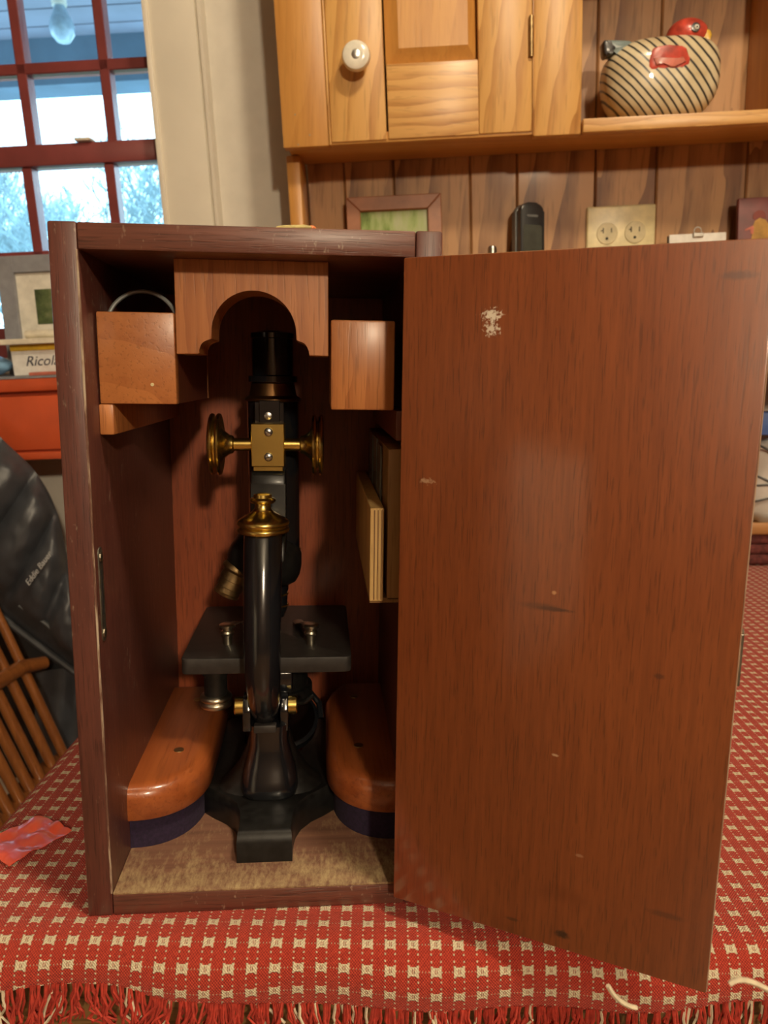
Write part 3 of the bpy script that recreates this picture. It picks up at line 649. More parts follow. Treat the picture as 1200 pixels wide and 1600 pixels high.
MB(DMx).box((DW - 0.0004, 0.0012, z[0]), (DW + 0.0012, DT - 0.001, z[1]), 0.0003, 1).build('lock_plate', 'lockmetal', door)
for z in (0.055, 0.262):
    mb = MB(); mb.lathe([(0.0022, 0), (0.0022, 0.028)], (0.1690, -0.0032, z), n=12); h_ = mb.build('hinge', 'brass_old', door)

# accessory boxes on the strips, ring, glass plates
ab = thing('accessory_box', (0.0325, 0.076, 0.2677), 'square fronted wooden accessory box on the support strip under the case top', 'box')
bx0, bx1, bz0, bz1 = 0.0139, 0.0512, 0.2677, 0.3122
MB().box((bx0, 0.0205, bz0), (bx1, 0.029, bz1), 0.0008).build('front', 'cherry_block_y', ab)
MB().box((bx0, 0.029, bz0 + 0.0005), (bx0 + 0.004, 0.128, bz1 - 0.001)).build('side', 'cherry_block_y', ab, smooth=False)
MB().box((bx1 - 0.0042, 0.029, bz0 + 0.0002), (bx1 - 0.0002, 0.128, bz1 - 0.001)).build('side', 'mahogany_inside', ab, smooth=False)
MB().box((bx0, 0.128, bz0), (bx1, 0.132, bz1 - 0.001)).build('back', 'cherry_block', ab, smooth=False)
MB().box((bx0 + 0.004, 0.029, bz0), (bx1 - 0.0042, 0.128, bz0 + 0.004)).build('bottom', 'cherry_block', ab, smooth=False)
p = ony(238, 601, 0.0204); MB().lathe([(0.0009, 0), (0.0008, 0.0004)], p, (0, -1, 0), 10).build('nail', 'ivory', ab)
rg = MB(); c = ony(223, 511, 0.045); R_ = 0.0182
rg.tube([c + Vector((R_ * math.cos(t), 0.003 * math.sin(t), R_ * math.sin(t))) for t in [2 * math.pi * k / 48 for k in range(48)]], 0.0011, n=8, closed=True)
o = rg.build('metal_ring', 'ringmetal'); tag(o, 'grey metal ring standing up inside the open accessory box', 'ring')
wb = thing('wooden_block', (0.1439, 0.07, 0.266), 'plain upright wooden block beside the open door under the case top', 'block')
MB().box((0.1277, 0.0205, 0.2657), (0.1600, 0.12, 0.3103), 0.0011).build('block_body', 'cherry_block', wb)
for k, (yy, zt, x) in enumerate(((0.060, 0.2440, 0.1561), (0.095, 0.2455, 0.1564), (0.13, 0.2450, 0.1560))):
    o = MB().box((x, yy, HZ0 + 0.0016), (x + 0.0011, yy + 0.026, zt), 0.0002, 1, M=Matrix.Rotation(0, 4, 'X')).build('glass_plate', 'slide_glass')
    tag(o, 'thin grey glass plate standing in the plywood slide holder', 'glass plate', 'glass plates in the slide holder')

def spline(pts, t):
    n = len(pts) - 1; s = min(max(t * n, 0), n - 1e-6); i = int(s); f = s - i
    p = [Vector(pts[min(max(i + k, 0), n)]) for k in (-1, 0, 1, 2)]
    return 0.5 * ((2 * p[1]) + (p[2] - p[0]) * f + (2 * p[0] - 5 * p[1] + 4 * p[2] - p[3]) * f * f + (3 * p[1] - p[0] - 3 * p[2] + p[3]) * f ** 3)
# ================================================================== MICROSCOPE
XM = 0.0908
mic = thing('microscope', (XM, 0.1, ZI0), 'antique black and brass microscope standing inside the open case', 'microscope')
# horseshoe foot with a toe towards the door
half = [(0.0155, 0.0222), (0.0157, 0.037), (0.0165, 0.044), (0.0195, 0.0525), (0.0255, 0.0605), (0.034, 0.0675), (0.041, 0.0745), (0.0440, 0.083), (0.0448, 0.096), (0.0425, 0.13), (0.041, 0.165), (0.036, 0.178), (0.028, 0.178), (0.0245, 0.168), (0.0235, 0.14), (0.0200, 0.122), (0.0130, 0.114), (0.0, 0.1115)]
outl = [(XM + a, b) for a, b in half] + [(XM - a, b) for a, b in half[-2::-1]]
mb = MB(); zb0, zt = ZI0, 0.0305
rings = []
cen = Vector((XM, 0.075))
for z, sc_, toe in ((zb0, 1.0, 0.0), (0.0245, 1.0, 0.0), (0.0290, 0.975, 0.0022), (0.0305, 0.94, 0.0045)):
    rg_ = []
    for (x, y) in outl:
        yy = y + (toe if y < 0.024 else 0)
        rg_.append(Vector((XM + (x - XM) * sc_, 0.08 + (yy - 0.08) * (sc_ if y > 0.05 else 1), z)))
    rings.append(rg_)
mb.loft(rings); mb.build('foot', 'enamel_matte', mic, ang=40)
# pillar on the foot: flared boss narrowing to the joint
def sring(cx_, cy0, hw, hd, z, n=40, e=0.62):
    P = []
    for k in range(n):
        a = 2 * math.pi * k / n; c_, s_ = math.cos(a), math.sin(a)
        P.append(Vector((cx_ + hw * math.copysign(abs(c_) ** e, c_), cy0 + hd * math.copysign(abs(s_) ** e, s_), z)))
    return P
mb = MB(); mb.loft([sring(XM, 0.080, hw, hd, z, e=0.8) for z, hw, hd in ((0.0285, 0.036, 0.022), (0.031, 0.031, 0.0185), (0.036, 0.0255, 0.0165), (0.044, 0.0195, 0.0145), (0.054, 0.0150, 0.0125), (0.066, 0.0118, 0.012))]); mb.build('foot_web', 'enamel_matte', mic, ang=60)
mb = MB(); mb.loft([sring(XM, yc, hw, hd, z) for z, hw, hd, yc in ((0.0290, 0.0150, 0.0200, 0.0780), (0.0310, 0.0176, 0.0228, 0.0780), (0.0340, 0.0182, 0.0236, 0.0780), (0.0375, 0.0180, 0.0232, 0.0780), (0.042, 0.0172, 0.0218, 0.0780), (0.047, 0.0158, 0.0198, 0.0780), (0.053, 0.0138, 0.0175, 0.0775),
    (0.061, 0.0119, 0.0155, 0.0770), (0.069, 0.0115, 0.0150, 0.0765), (0.0745, 0.0122, 0.0150, 0.0765))]); mb.build('pillar', 'enamel', mic, ang=60)
for s in (-1, 1):                              # cheeks of the inclination joint with brass heads
    mb = MB(); xa = XM - 0.0018 + s * 0.0112
    mb.prism([(0.066, 0.070), (0.066, 0.083), (0.069, 0.0895), (0.075, 0.092), (0.081, 0.0895), (0.084, 0.083), (0.088, 0.070)], 'x', xa - 0.0024, xa + 0.0024, 0.0008); mb.build('joint_cheek', 'enamel', mic)
    mb = MB(); mb.lathe([(0.0050, 0), (0.0056, 0.0005), (0.0056, 0.0052), (0.0050, 0.0058), (0.002, 0.0060)], (xa + s * 0.0020, 0.0735, 0.0838), (s, 0, 0), 24); mb.build('joint_screw', 'brass', mic)
mb = MB(); mb.box((XM - 0.0085, 0.0605, 0.0715), (XM + 0.005, 0.066, 0.0765), 0.0008); mb.build('joint_stop', 'stage_black', mic)
# limb
AX = XM - 0.0022
ctl = [(0.0745, 0.0755, 0.0072), (0.0690, 0.083, 0.0085), (0.0615, 0.095, 0.0097), (0.0568, 0.110, 0.0104), (0.0562, 0.126, 0.0108), (0.0592, 0.146, 0.0109), (0.0655, 0.167, 0.0111), (0.0715, 0.1815, 0.0112), (0.0752, 0.1890, 0.0112)]
spl = [spline(ctl, k / 40) for k in range(41)]
mb = MB(); mb.tube([(AX, p.x, p.y) for p in spl], [p.z for p in spl], n=40); mb.build('limb', 'enamel', mic, ang=60)
mb = MB(); mb.lathe([(0.0108, 0), (0.0112, 0.0004), (0.0112, 0.0026), (0.0148, 0.0032), (0.0155, 0.0046), (0.0149, 0.0060), (0.0134, 0.0066), (0.0149, 0.0073), (0.0154, 0.0087), (0.0148, 0.0101), (0.0110, 0.0126), (0.0066, 0.0152), (0.0048, 0.0172), (0.0046, 0.0200),
    (0.0070, 0.0206), (0.0077, 0.0219), (0.0071, 0.0232), (0.0054, 0.0237), (0.0052, 0.0255), (0.0030, 0.0262)], (AX, 0.0762, 0.1884), n=48)
mb.build('fine_focus_knob', 'brass', mic, ang=50)
# head of the limb that carries the rackwork
BX0, BX1 = 0.0806, 0.1012
mb = MB(); mb.prism([(0.078, 0.172), (0.083, 0.184), (0.0920, 0.188), (0.0932, 0.218), (0.0950, 0.2235), (0.0985, 0.2255), (0.1125, 0.2255), (0.1125, 0.176)], 'x', BX0 - 0.0004, BX1 - 0.0002, 0.0014, 2); mb.build('limb_head', 'enamel_matte', mic, ang=40)
MB().box((BX0 + 0.0012, 0.0945, 0.2252), (BX1 - 0.0016, 0.112, 0.2282), 0.0003, 1).build('slide_plate', 'brass', mic)
pb = MB().box((BX0 + 0.0002, 0.0930, 0.2281), (BX1 - 0.0006, 0.113, 0.2540), 0.0004, 1).build('pinion_box', 'brass', mic); pb['label'] = 'square brass pinion box'
for v in (675, 714):
    c = ony(419.5, v, 0.0930); MB().lathe([(0.0026, 0), (0.0026, 0.0006), (0.0018, 0.0012), (0.0005, 0.0014)], c, (0, -1, 0), 18).build('screw', 'steel', pb)
    MB().box((-0.0024, -0.0016, -0.00025), (0.0024, -0.0011, 0.00025), M=Matrix.Translation(c) @ Matrix.Rotation(0.5 if v < 700 else -0.3, 4, 'Y')).build('screw_slot', 'dark', pb, smooth=False)
TXc, TYc = 0.0922, 0.1265
mb = MB(); mb.box((TXc - 0.0070, 0.1015, 0.225), (TXc + 0.0055, 0.113, 0.2675), 0.0004, 1); mb.box((TXc - 0.0100, 0.1045, 0.19), (TXc + 0.0080, 0.114, 0.2665), 0.0004, 1); rk = mb.build('rack_slide', 'enamel', mic)
c = ony(419, 650, 0.1015); MB().lathe([(0.0024, 0), (0.0024, 0.0006), (0.0014, 0.0010)], c, (0, -1, 0), 18).build('screw', 'steel', rk)
# coarse focus wheels on the pinion shaft
zs_, ysh = 0.2408, 0.1015
xL, xR = ony(337, 694, ysh).x, ony(497, 696, ysh).x
mb = MB(); mb.lathe([(0.0040, 0), (0.0040, xR - xL)], (xL, ysh, zs_), (1, 0, 0), 24); mb.build('pinion_shaft', 'brass', mic)
for s, xw in ((1, xL), (-1, xR)):
    mb = MB(); mb.lathe([(0.002, -0.0016), (0.0105, -0.0018), (0.0125, -0.0010), (0.0168, -0.0016), (0.0184, -0.0010), (0.0188, 0.0000), (0.0183, 0.0010), (0.0150, 0.0017), (0.0150, 0.0022), (0.0183, 0.0029), (0.0188, 0.0039), (0.0183, 0.0049), (0.0165, 0.0054), (0.0125, 0.0050), (0.0085, 0.0068), (0.0060, 0.0098), (0.0054, 0.0120), (0.0048, 0.0124), (0.0041, 0.0128)],
        (xw - s * 0.0016, ysh, zs_), (s, 0, 0), 48); mb.build('coarse_focus_wheel', 'brass_old' if 0 else 'brass', mic, ang=40)
# body tube, collar and eyepiece
TRD = 0.0163
mb = MB(); mb.lathe([(TRD, 0.1700), (TRD, 0.2665)], (TXc, TYc, 0), n=48); bt = mb.build('body_tube', 'enamel', mic)
mb = MB(); mb.lathe([(TRD + 0.0002, 0.1690), (TRD + 0.0010, 0.1698), (TRD + 0.0002, 0.1708)], (TXc, TYc, 0), n=48); mb.build('tube_ring', 'brass', bt)
mb = MB(); mb.lathe([(0.0158, 0.2660), (0.0178, 0.2666), (0.0180, 0.2680), (0.0166, 0.2690), (0.0150, 0.2700), (0.0142, 0.2740), (0.0136, 0.2775), (0.013, 0.2777)], (TXc, TYc, 0), n=48); mb.build('draw_tube_collar', 'brass_dark', mic)
mb = MB(); mb.lathe([(0.0126, 0.2775), (0.0155, 0.2785), (0.0155, 0.2820), (0.0130, 0.2828), (0.0130, 0.3050), (0.0136, 0.3055), (0.0136, 0.3085), (0.0070, 0.3100), (0.0060, 0.3070)], (TXc, TYc, 0), n=40); mb.build('eyepiece', 'enamel', mic)
# nosepiece and objectives
ax = Vector((-0.30, -0.10, -0.95)).normalized()
mb = MB(); mb.lathe([(0.010, -0.020), (0.0165, -0.016), (0.0215, -0.010), (0.0240, -0.002), (0.0245, 0.004), (0.0235, 0.009), (0.020, 0.0125), (0.008, 0.0145)], Vector((0.0862, 0.1240, 0.1645)), ax, 44); np_ = mb.build('nosepiece', 'enamel_matte', mic, ang=60)
a1 = Vector((-0.46, -0.10, -0.88)).normalized(); c1 = Vector((0.0705, 0.116, 0.1605))
mb = MB(); mb.lathe([(0.0100, 0.0), (0.0108, 0.0015), (0.0108, 0.003), (0.0098, 0.0042), (0.0092, 0.0048), (0.0092, 0.0100), (0.0086, 0.0104), (0.0086, 0.0150), (0.0080, 0.0154), (0.0080, 0.0185), (0.0086, 0.0190), (0.0082, 0.0205), (0.0045, 0.0215)], c1, a1, 32); mb.build('objective', 'brass_old', mic)
mb = MB(); mb.lathe([(0.0095, 0.0), (0.0095, 0.008), (0.0080, 0.009), (0.0080, 0.0155), (0.0072, 0.017), (0.0072, 0.028), (0.005, 0.034)], (TXc + 0.0008, 0.1262, 0.158), (0, 0, -1), 32); ob2 = mb.build('objective', 'enamel', mic)
for dz in (0.0185, 0.0262): MB().lathe([(0.0076, -0.0006), (0.0082, 0), (0.0076, 0.0006)], (TXc + 0.0008, 0.1262, 0.158 - dz), (0, 0, -1), 32).build('objective_ring', 'brass', ob2)
c = ony(455, 880, 0.114); MB().box(c - Vector((0.0030, 0.001, 0.0026)), c + Vector((0.0030, 0.002, 0.0026)), 0.0004, 1).build('nosepiece_stop', 'nickel', np_)
# stage
SX0, SX1, SY0, SY1, SZ0, SZ1 = 0.0375, 0.1413, 0.0785, 0.188, 0.1022, 0.1122
r_ = 0.004; P = []
for (cx_, cy2, a0) in ((SX1 - r_, SY1 - r_, 0), (SX0 + r_, SY1 - r_, 90), (SX0 + r_, SY0 + r_, 180), (SX1 - r_, SY0 + r_, 270)):
    for k in range(5): a = math.radians(a0 + 90 * k / 4); P.append((cx_ + r_ * math.cos(a), cy2 + r_ * math.sin(a)))
sg = MB().prism(P, 'z', SZ0, SZ1, 0.0007, 2).build('stage', 'stage_black', mic)
for u, lean in ((356, 0.004), (486, -0.004)):
    b0 = onz(u, 1006, SZ1)
    mb = MB(); mb.lathe([(0.0028, 0), (0.0028, 0.0060), (0.0040, 0.0066), (0.0044, 0.0078), (0.0038, 0.0090), (0.0028, 0.0094), (0.0028, 0.0110), (0.0050, 0.0114), (0.0052, 0.0130), (0.004, 0.0136)], b0, n=20); cl = mb.build('stage_clip', 'nickel', mic)
    mb = MB(); mb.tube([b0 + Vector((0, 0, 0.0122)), b0 + Vector((lean, 0.012, 0.0105)), b0 + Vector((lean * 2, 0.03, 0.004)), b0 + Vector((lean * 2.5, 0.045, 0.0012))], 0.0035, n=8, sq=0.22); mb.build('clip_blade', 'lockmetal', cl)
# substage: condenser, its screw, mirror on a fork
mb = MB(); mb.lathe([(0.023, 0.1021), (0.023, 0.094), (0.0185, 0.0935), (0.0185, 0.074), (0.0215, 0.0735), (0.0215, 0.066), (0.015, 0.0655)], (XM + 0.004, 0.132, 0), n=36); mb.build('condenser', 'enamel_matte', mic)
mb = MB(); mb.box((XM - 0.012, 0.079, 0.090), (XM + 0.014, 0.115, 0.1021), 0.001); mb.build('stage_bracket', 'enamel', mic)
c = onz(478, 1096, 0.088); mb = MB(); mb.tube([c + Vector((-0.012, 0.01, -0.006)), c, c + Vector((0.004, 0.002, 0.003))], 0.0032, n=10, sq=0.5); mb.build('iris_lever', 'enamel_matte', mic)
kx, ky = 0.0565, 0.0905
mb = MB(); mb.lathe([(0.0085, 0.1021), (0.0085, 0.0985), (0.0072, 0.098), (0.0072, 0.0845)], (kx, ky, 0), n=28); mb.build('substage_stem', 'enamel_matte', mic)
mb = MB(); mb.lathe([(0.0070, 0.0850), (0.0093, 0.0843), (0.0101, 0.0830), (0.0096, 0.0815), (0.0091, 0.0810), (0.0098, 0.0804), (0.0103, 0.0788), (0.0096, 0.0772), (0.006, 0.0764)], (kx, ky, 0), n=32); mb.build('substage_knob', 'nickel', mic, ang=50)
mc = Vector((XM + 0.006, 0.122, 0.052)); ma = Vector((0.1, -0.55, 0.83)).normalized()
mb = MB(); mb.lathe([(0.0215, -0.004), (0.0235, -0.003), (0.0235, 0.003), (0.0215, 0.004)], mc, ma, 40); mr = mb.build('mirror_mount', 'enamel', mic)
MB().lathe([(0.021, 0.0036), (0.021, 0.0044)], mc, ma, 40).build('mirror_glass', 'mirror_reflection', mr)
for e0, e1, e2 in ((0.0315, 0.0305, 0.02), (-0.0195, -0.0185, -0.01)): MB().tube([(XM + e0, 0.122, 0.052), (XM + e1, 0.128, 0.060), (XM + e2, 0.138, 0.069)], 0.0022, n=8).build('mirror_fork', 'enamel', mic)

# ================================================================== HUTCH
def cf(u, v, y=-0.12): return onr(u, v, y)
hutch = thing('hutch', RM @ Vector((-0.1, -0.06, -0.205)), 'honey coloured wooden wall hutch with a panelled cupboard and open shelf', 'hutch')
def hb(name, a, b, mat, bev=0.0015, seg=2, parent=None): return MB(RM).box(a, b, bev, seg).build(name, mat, parent or hutch)
YF = -0.12; ZT = 0.72
xa = cf(441, 200).x; xb = cf(517.5, 200).x; xc = cf(831, 200).x; xd = cf(909, 100).x
zst = cf(480, 230).z; zdo = cf(600, 219).z
HB0, HB1 = 0.1125, 0.1285
xin = onr(1166, 120, 0).x
hb('face_stile', (xa, YF - 0.002, zst), (xb - 0.0042, YF + 0.018, ZT), 'honey_pine')
hb('stile_bead', (xb - 0.0040, YF - 0.004, zst), (xb - 0.0004, YF + 0.014, ZT), 'honey_oak')
hb('face_stile', (xc + 0.0025, YF - 0.002, HB0 - 0.0005), (xd, YF + 0.018, ZT), 'honey_oak')
hb('stile_bead', (xc + 0.0004, YF - 0.0035, HB0), (xc + 0.0024, YF + 0.014, ZT), 'honey_oak')
hb('bottom_board', (xa + 0.004, YF, HB0 + 0.002), (0.42, -0.001, HB1), 'honey_pine_x')
hb('shelf_lip', (xd + 0.0005, YF - 0.012, HB0 - 0.001), (0.42, YF + 0.006, HB1 + 0.0005), 'honey_oak_x')
hb('partition', (xd - 0.02, YF + 0.018, HB1), (xd - 0.002, -0.001, ZT), 'honey_oak')
hb('partition', (xin, YF + 0.004, HB1 + 0.0006), (xin + 0.018, -0.001, ZT), 'honey_pine')
hb('cubby_shelf', (xd + 0.0005, YF + 0.001, 0.338), (xin - 0.0005, -0.001, 0.354), 'honey_oak_x')
hb('side_panel', (xa + 0.001, YF + 0.018, HB1), (xa + 0.02, -0.001, ZT), 'honey_pine')
hb('top_board', (xa, YF, ZT), (0.42, -0.001, ZT + 0.02), 'honey_oak_x')
xs_ = onr(450, 300, -0.075).x
hb('side_panel', (xs_, -0.075, -0.185), (xs_ + 0.0205, 0.0, HB0 + 0.0015), 'honey_pine', 0.003)
hb('counter', (xs_ - 0.02, -0.24, -0.207), (0.55, 0.0, -0.186), 'honey_oak_x', 0.003)
hb('counter_bracket', (xs_ + 0.02, -0.2, -0.33), (xs_ + 0.05, 0.0, -0.207), 'honey_pine')
hb('counter_bracket', (0.36, -0.2, -0.33), (0.39, 0.0, -0.207), 'honey_pine')
# boards of the back, each a piece
edges = [xs_ + 0.021] + [onr(u, 300, 0).x for u in (539, 616, 735, 808, 930, 1025, 1165)] + [0.30, 0.42]
for a, b in zip(edges, edges[1:]):
    t = 0.0022
    MB(RM).prism([(a + 0.0005, 0.016), (a + 0.0005, 0.003), (a + 0.0005 + t, 0.0), (b - 0.0005 - t, 0.0), (b - 0.0005, 0.003), (b - 0.0005, 0.016)], 'z', -0.185, ZT).build('back_board', 'old_board', hutch, smooth=False)
# cupboard door: frame, raised panel, knob, hinge
dr = hb('cupboard_door', (xb, YF - 0.003, zdo), (cf(602, 150).x, YF + 0.016, ZT - 0.01), 'honey_oak')
zr0 = cf(675, 97).z; xp0 = cf(602, 80).x; xp1 = cf(745, 60).x
hb('bottom_rail', (xp0 + 0.0002, YF - 0.0028, zdo + 0.0004), (xp1 + 0.0012, YF + 0.016, zr0), 'honey_oak_x', parent=dr)
hb('door_stile', (xp1 + 0.0014, YF - 0.003, zdo + 0.001), (xc, YF + 0.016, ZT - 0.01), 'honey_oak', parent=dr)
x0_, x1_ = xp0, xp1; fx0, fx1, fz0 = cf(622, 50).x, cf(731, 50).x, cf(675, 73).z
mb = MB(RM); y0_, y1_ = YF + 0.010, YF - 0.001
lo = [(x0_, y0_, zr0), (x1_, y0_, zr0), (x1_, y0_, ZT - 0.02), (x0_, y0_, ZT - 0.02)]; hi = [(fx0, y1_, fz0), (fx1, y1_, fz0), (fx1, y1_, ZT - 0.045), (fx0, y1_, ZT - 0.045)]
bk = [(x, YF + 0.014, z) for x, y, z in lo]
V_ = [[mb.bm.verts.new(Vector(p)) for p in r] for r in (bk, lo, hi)]
for A, B in zip(V_, V_[1:]):
    for k in range(4): mb.bm.faces.new((A[k], A[(k + 1) % 4], B[(k + 1) % 4], B[k]))
mb.bm.faces.new(V_[0][::-1]); mb.bm.faces.new(V_[2]); mb.build('raised_panel', 'honey_pine', dr, smooth=False)
kc = cf(558, 97, YF - 0.003)
mb = MB(RM); mb.lathe([(0.008, 0), (0.0085, 0.008), (0.0125, 0.013), (0.0180, 0.018), (0.0195, 0.024), (0.0175, 0.030), (0.0120, 0.033), (0.0062, 0.0325), (0.0060, 0.0318)], kc, (0, -1, 0), 36); kn = mb.build('knob', 'porcelain', dr); kn['label'] = 'white porcelain knob'
MB(RM).lathe([(0.0058, 0.031), (0.0055, 0.0335), (0.003, 0.0342)], kc, (0, -1, 0), 20).build('knob_screw', 'steel', kn)
h0, h1 = cf(829, 91), cf(828, 27); MB(RM).lathe([(0.0030, 0), (0.0032, 0.002), (0.0032, h1.z - h0.z - 0.002), (0.0028, h1.z - h0.z)], (h0.x, YF - 0.006, h0.z), (0, 0, 1), 14).build('hinge', 'brass_old', dr)
for u, v in ((461, 179), (484, 211), (466, 226)):
    MB(RM).lathe([(0.0012, 0), (0.001, 0.0003)], cf(u, v, YF - 0.0019), (0, -1, 0), 8).build('nail', 'lockmetal', hutch)

# double outlet on the boards
pl = thing('wall_outlet', RM @ Vector((0, 0, -0.083)), 'ivory double outlet plate on the hutch boards', 'outlet')
pz0, pz1 = -0.0835, onr(970, 321, -0.004).z; px0, px1 = onr(916.5, 350, -0.004).x, onr(1024, 350, -0.004).x
MB(RM).box((px0, -0.006, pz0), (px1, -0.0002, pz1), 0.003, 3).build('plate', 'ivory', pl)
pcx = (px0 + px1) / 2; pcz = (pz0 + pz1) / 2
for sx in (-1, 1):
    for zz in (onr(970, 364, -0.006).z, pcz - (onr(970, 364, -0.006).z - pcz)):
        cxs = pcx + sx * 0.0217
        mb = MB(RM); mb.lathe([(0.0165, 0), (0.0163, 0.0012), (0.0158, 0.0016)], (cxs, -0.0058, zz), (0, -1, 0), 28); so = mb.build('socket', 'ivory_dark', pl)
        MB(RM).box((cxs - 0.0072, -0.0078, zz + 0.0005), (cxs - 0.0056, -0.0072, zz + 0.0085)).build('slot', 'dark', so, smooth=False)
        MB(RM).box((cxs - 0.0100, -0.0078, zz + 0.0037), (cxs - 0.0072, -0.0072, zz + 0.0052)).build('slot', 'dark', so, smooth=False)
        MB(RM).box((cxs + 0.0056, -0.0078, zz + 0.001), (cxs + 0.0070, -0.0072, zz + 0.008)).build('slot', 'dark', so, smooth=False)
        MB(RM).lathe([(0.0023, 0), (0.0022, 0.0004)], (cxs - 0.0005, -0.0073, zz - 0.0075), (0, -1, 0), 14).build('slot', 'dark', so)
# things on the hutch
ZC = -0.186
def leanM(x, y, z, tilt=0.0, yaw=0.0, roll_=0.0): return RM @ Matrix.Translation((x, y, z)) @ Matrix.Rotation(yaw, 4, 'Z') @ Matrix.Rotation(tilt, 4, 'X') @ Matrix.Rotation(roll_, 4, 'Y')
# framed green print
a, b = onr(541, 330, -0.03), onr(690, 330, -0.03); zt_ = onr(615, 304, -0.03).z; fw_ = b.x - a.x; fh = zt_ - ZC
pf = thing('picture_frame', RM @ Vector(((a.x + b.x) / 2, -0.04, ZC)), 'reddish wooden frame with a green print on the hutch counter', 'picture frame')
M = leanM((a.x + b.x) / 2, -0.045, ZC, -0.10); h2, bw = fw_ / 2, 0.0215
for poly in ([(-h2, 0), (h2, 0), (h2 - bw, bw), (-h2 + bw, bw)], [(h2, 0), (h2, fh), (h2 - bw, fh - bw), (h2 - bw, bw)], [(h2, fh), (-h2, fh), (-h2 + bw, fh - bw), (h2 - bw, fh - bw)], [(-h2, fh), (-h2, 0), (-h2 + bw, bw), (-h2 + bw, fh - bw)]):
    MB(M).prism(poly, 'y', -0.008, 0.008, 0.0012, 1).build('frame_bar', 'frame_wood', pf)
MB(M).box((-h2 + bw - 0.002, -0.001, bw - 0.002), (h2 - bw + 0.002, 0.004, fh - bw + 0.002)).build('print', 'green_print', pf, smooth=False)
# cordless phone on its cradle
p0, p1 = onr(809, 388, -0.05), onr(850, 388, -0.05); zt_ = onr(832, 316, -0.05).z
ph = thing('cordless_phone', RM @ Vector(((p0.x + p1.x) / 2, -0.05, ZC)), 'black cordless phone handset upright in its cradle', 'phone')
M = leanM((p0.x + p1.x) / 2 - 0.003, -0.055, ZC + 0.03, -0.12, 0.3, 0.06); hh_ = zt_ - ZC - 0.028
def rr(w_, r, z0, z1, n=6):
    P = []
    for (cx_, cz_, a0) in ((w_ / 2 - r, z1 - r, 0), (-w_ / 2 + r, z1 - r, 90), (-w_ / 2 + r, z0 + r, 180), (w_ / 2 - r, z0 + r, 270)):
        for k in range(n + 1): a = math.radians(a0 + 90 * k / n); P.append((cx_ + r * math.cos(a), cz_ + r * math.sin(a)))
    return P
MB(M).prism(rr(0.040, 0.013, 0, hh_), 'y', -0.010, 0.004, 0.003, 3).build('handset_face', 'phone_black', ph)
MB(M).prism(rr(0.044, 0.014, 0, hh_ + 0.001), 'y', 0.004, 0.016, 0.004, 3).build('handset_back', 'phone_grey', ph)
MB(M).prism(rr(0.031, 0.004, hh_ - 0.075, hh_ - 0.033), 'y', -0.0108, -0.0095, 0.0003, 1).build('screen', 'phone_screen', ph)
MB(M).prism(rr(0.018, 0.0015, hh_ - 0.0215, hh_ - 0.018), 'y', -0.0106, -0.0095).build('earpiece', 'phone_grey', ph)
for kx_ in (-0.009, 0.009): MB(M).prism([(kx_ + a, b) for a, b in rr(0.012, 0.004, hh_ - 0.093, hh_ - 0.081)], 'y', -0.0112, -0.0095, 0.0004, 1).build('key', 'phone_grey', ph)
for r_k in range(4):
    for c_k in range(3): MB(M).prism([((c_k - 1) * 0.0115 + a, b) for a, b in rr(0.009, 0.002, hh_ - 0.108 - r_k * 0.013, hh_ - 0.100 - r_k * 0.013)], 'y', -0.0112, -0.0095, 0.0004, 1).build('key', 'phone_grey', ph)
MB(leanM((p0.x + p1.x) / 2, -0.05, ZC, 0, 0.3)).prism([(-0.036, 0), (0.036, 0), (0.033, 0.03), (0.026, 0.045), (-0.026, 0.045), (-0.033, 0.03)], 'y', -0.03, 0.034, 0.004, 2).build('cradle', 'phone_black', ph)
# slim capped bottle
c = onr(769, 384, -0.06)
bo = thing('slim_bottle', RM @ Vector((c.x, -0.06, ZC)), 'slim dark bottle with a rounded grey cap on the hutch counter', 'bottle')
MB(RM).lathe([(0.011, ZC), (0.012, ZC + 0.003), (0.012, c.z - 0.05), (0.007, c.z - 0.03), (0.006, c.z - 0.018)], (c.x, -0.06, 0), n=20).build('bottle_body', 'phone_black', bo)
MB(RM).lathe([(0.0065, c.z - 0.02), (0.0068, c.z - 0.004), (0.0055, c.z - 0.001), (0.003, c.z)], (c.x, -0.06, 0), n=20).build('cap', 'clip_steel', bo)
# clipped note card
a, b = onr(1048, 372, -0.04), onr(1137, 372, -0.04); zt_ = onr(1092, 365, -0.04).z; cw = (b.x - a.x) / 2; cxm = (a.x + b.x) / 2
nc = thing('note_board', RM @ Vector((cxm, -0.045, ZC)), 'pale card with a wire clip leaning on the hutch boards', 'note card')
M = leanM(cxm, -0.052, ZC, -0.12); ch = zt_ - ZC + 0.002
MB(M).box((-cw, -0.0015, 0), (cw, 0.0015, ch), 0.0005, 1).build('card', 'white_card', nc)
MB(M).box((-cw - 0.0012, 0.0016, 0), (cw, 0.006, ch - 0.001), 0.0005, 1).build('backing', 'dark', nc)
cl_ = MB(M).box((-0.008, -0.005, ch - 0.006), (0.008, 0.008, ch + 0.001), 0.001, 1).build('clip', 'clip_steel', nc)
MB(M).tube([(0.0055 * math.cos(t), -0.001, ch + 0.004 + 0.0055 * math.sin(t)) for t in [2 * math.pi * k / 20 for k in range(20)]], 0.0008, n=6, closed=True).build('clip_wire', 'clip_steel', cl_)
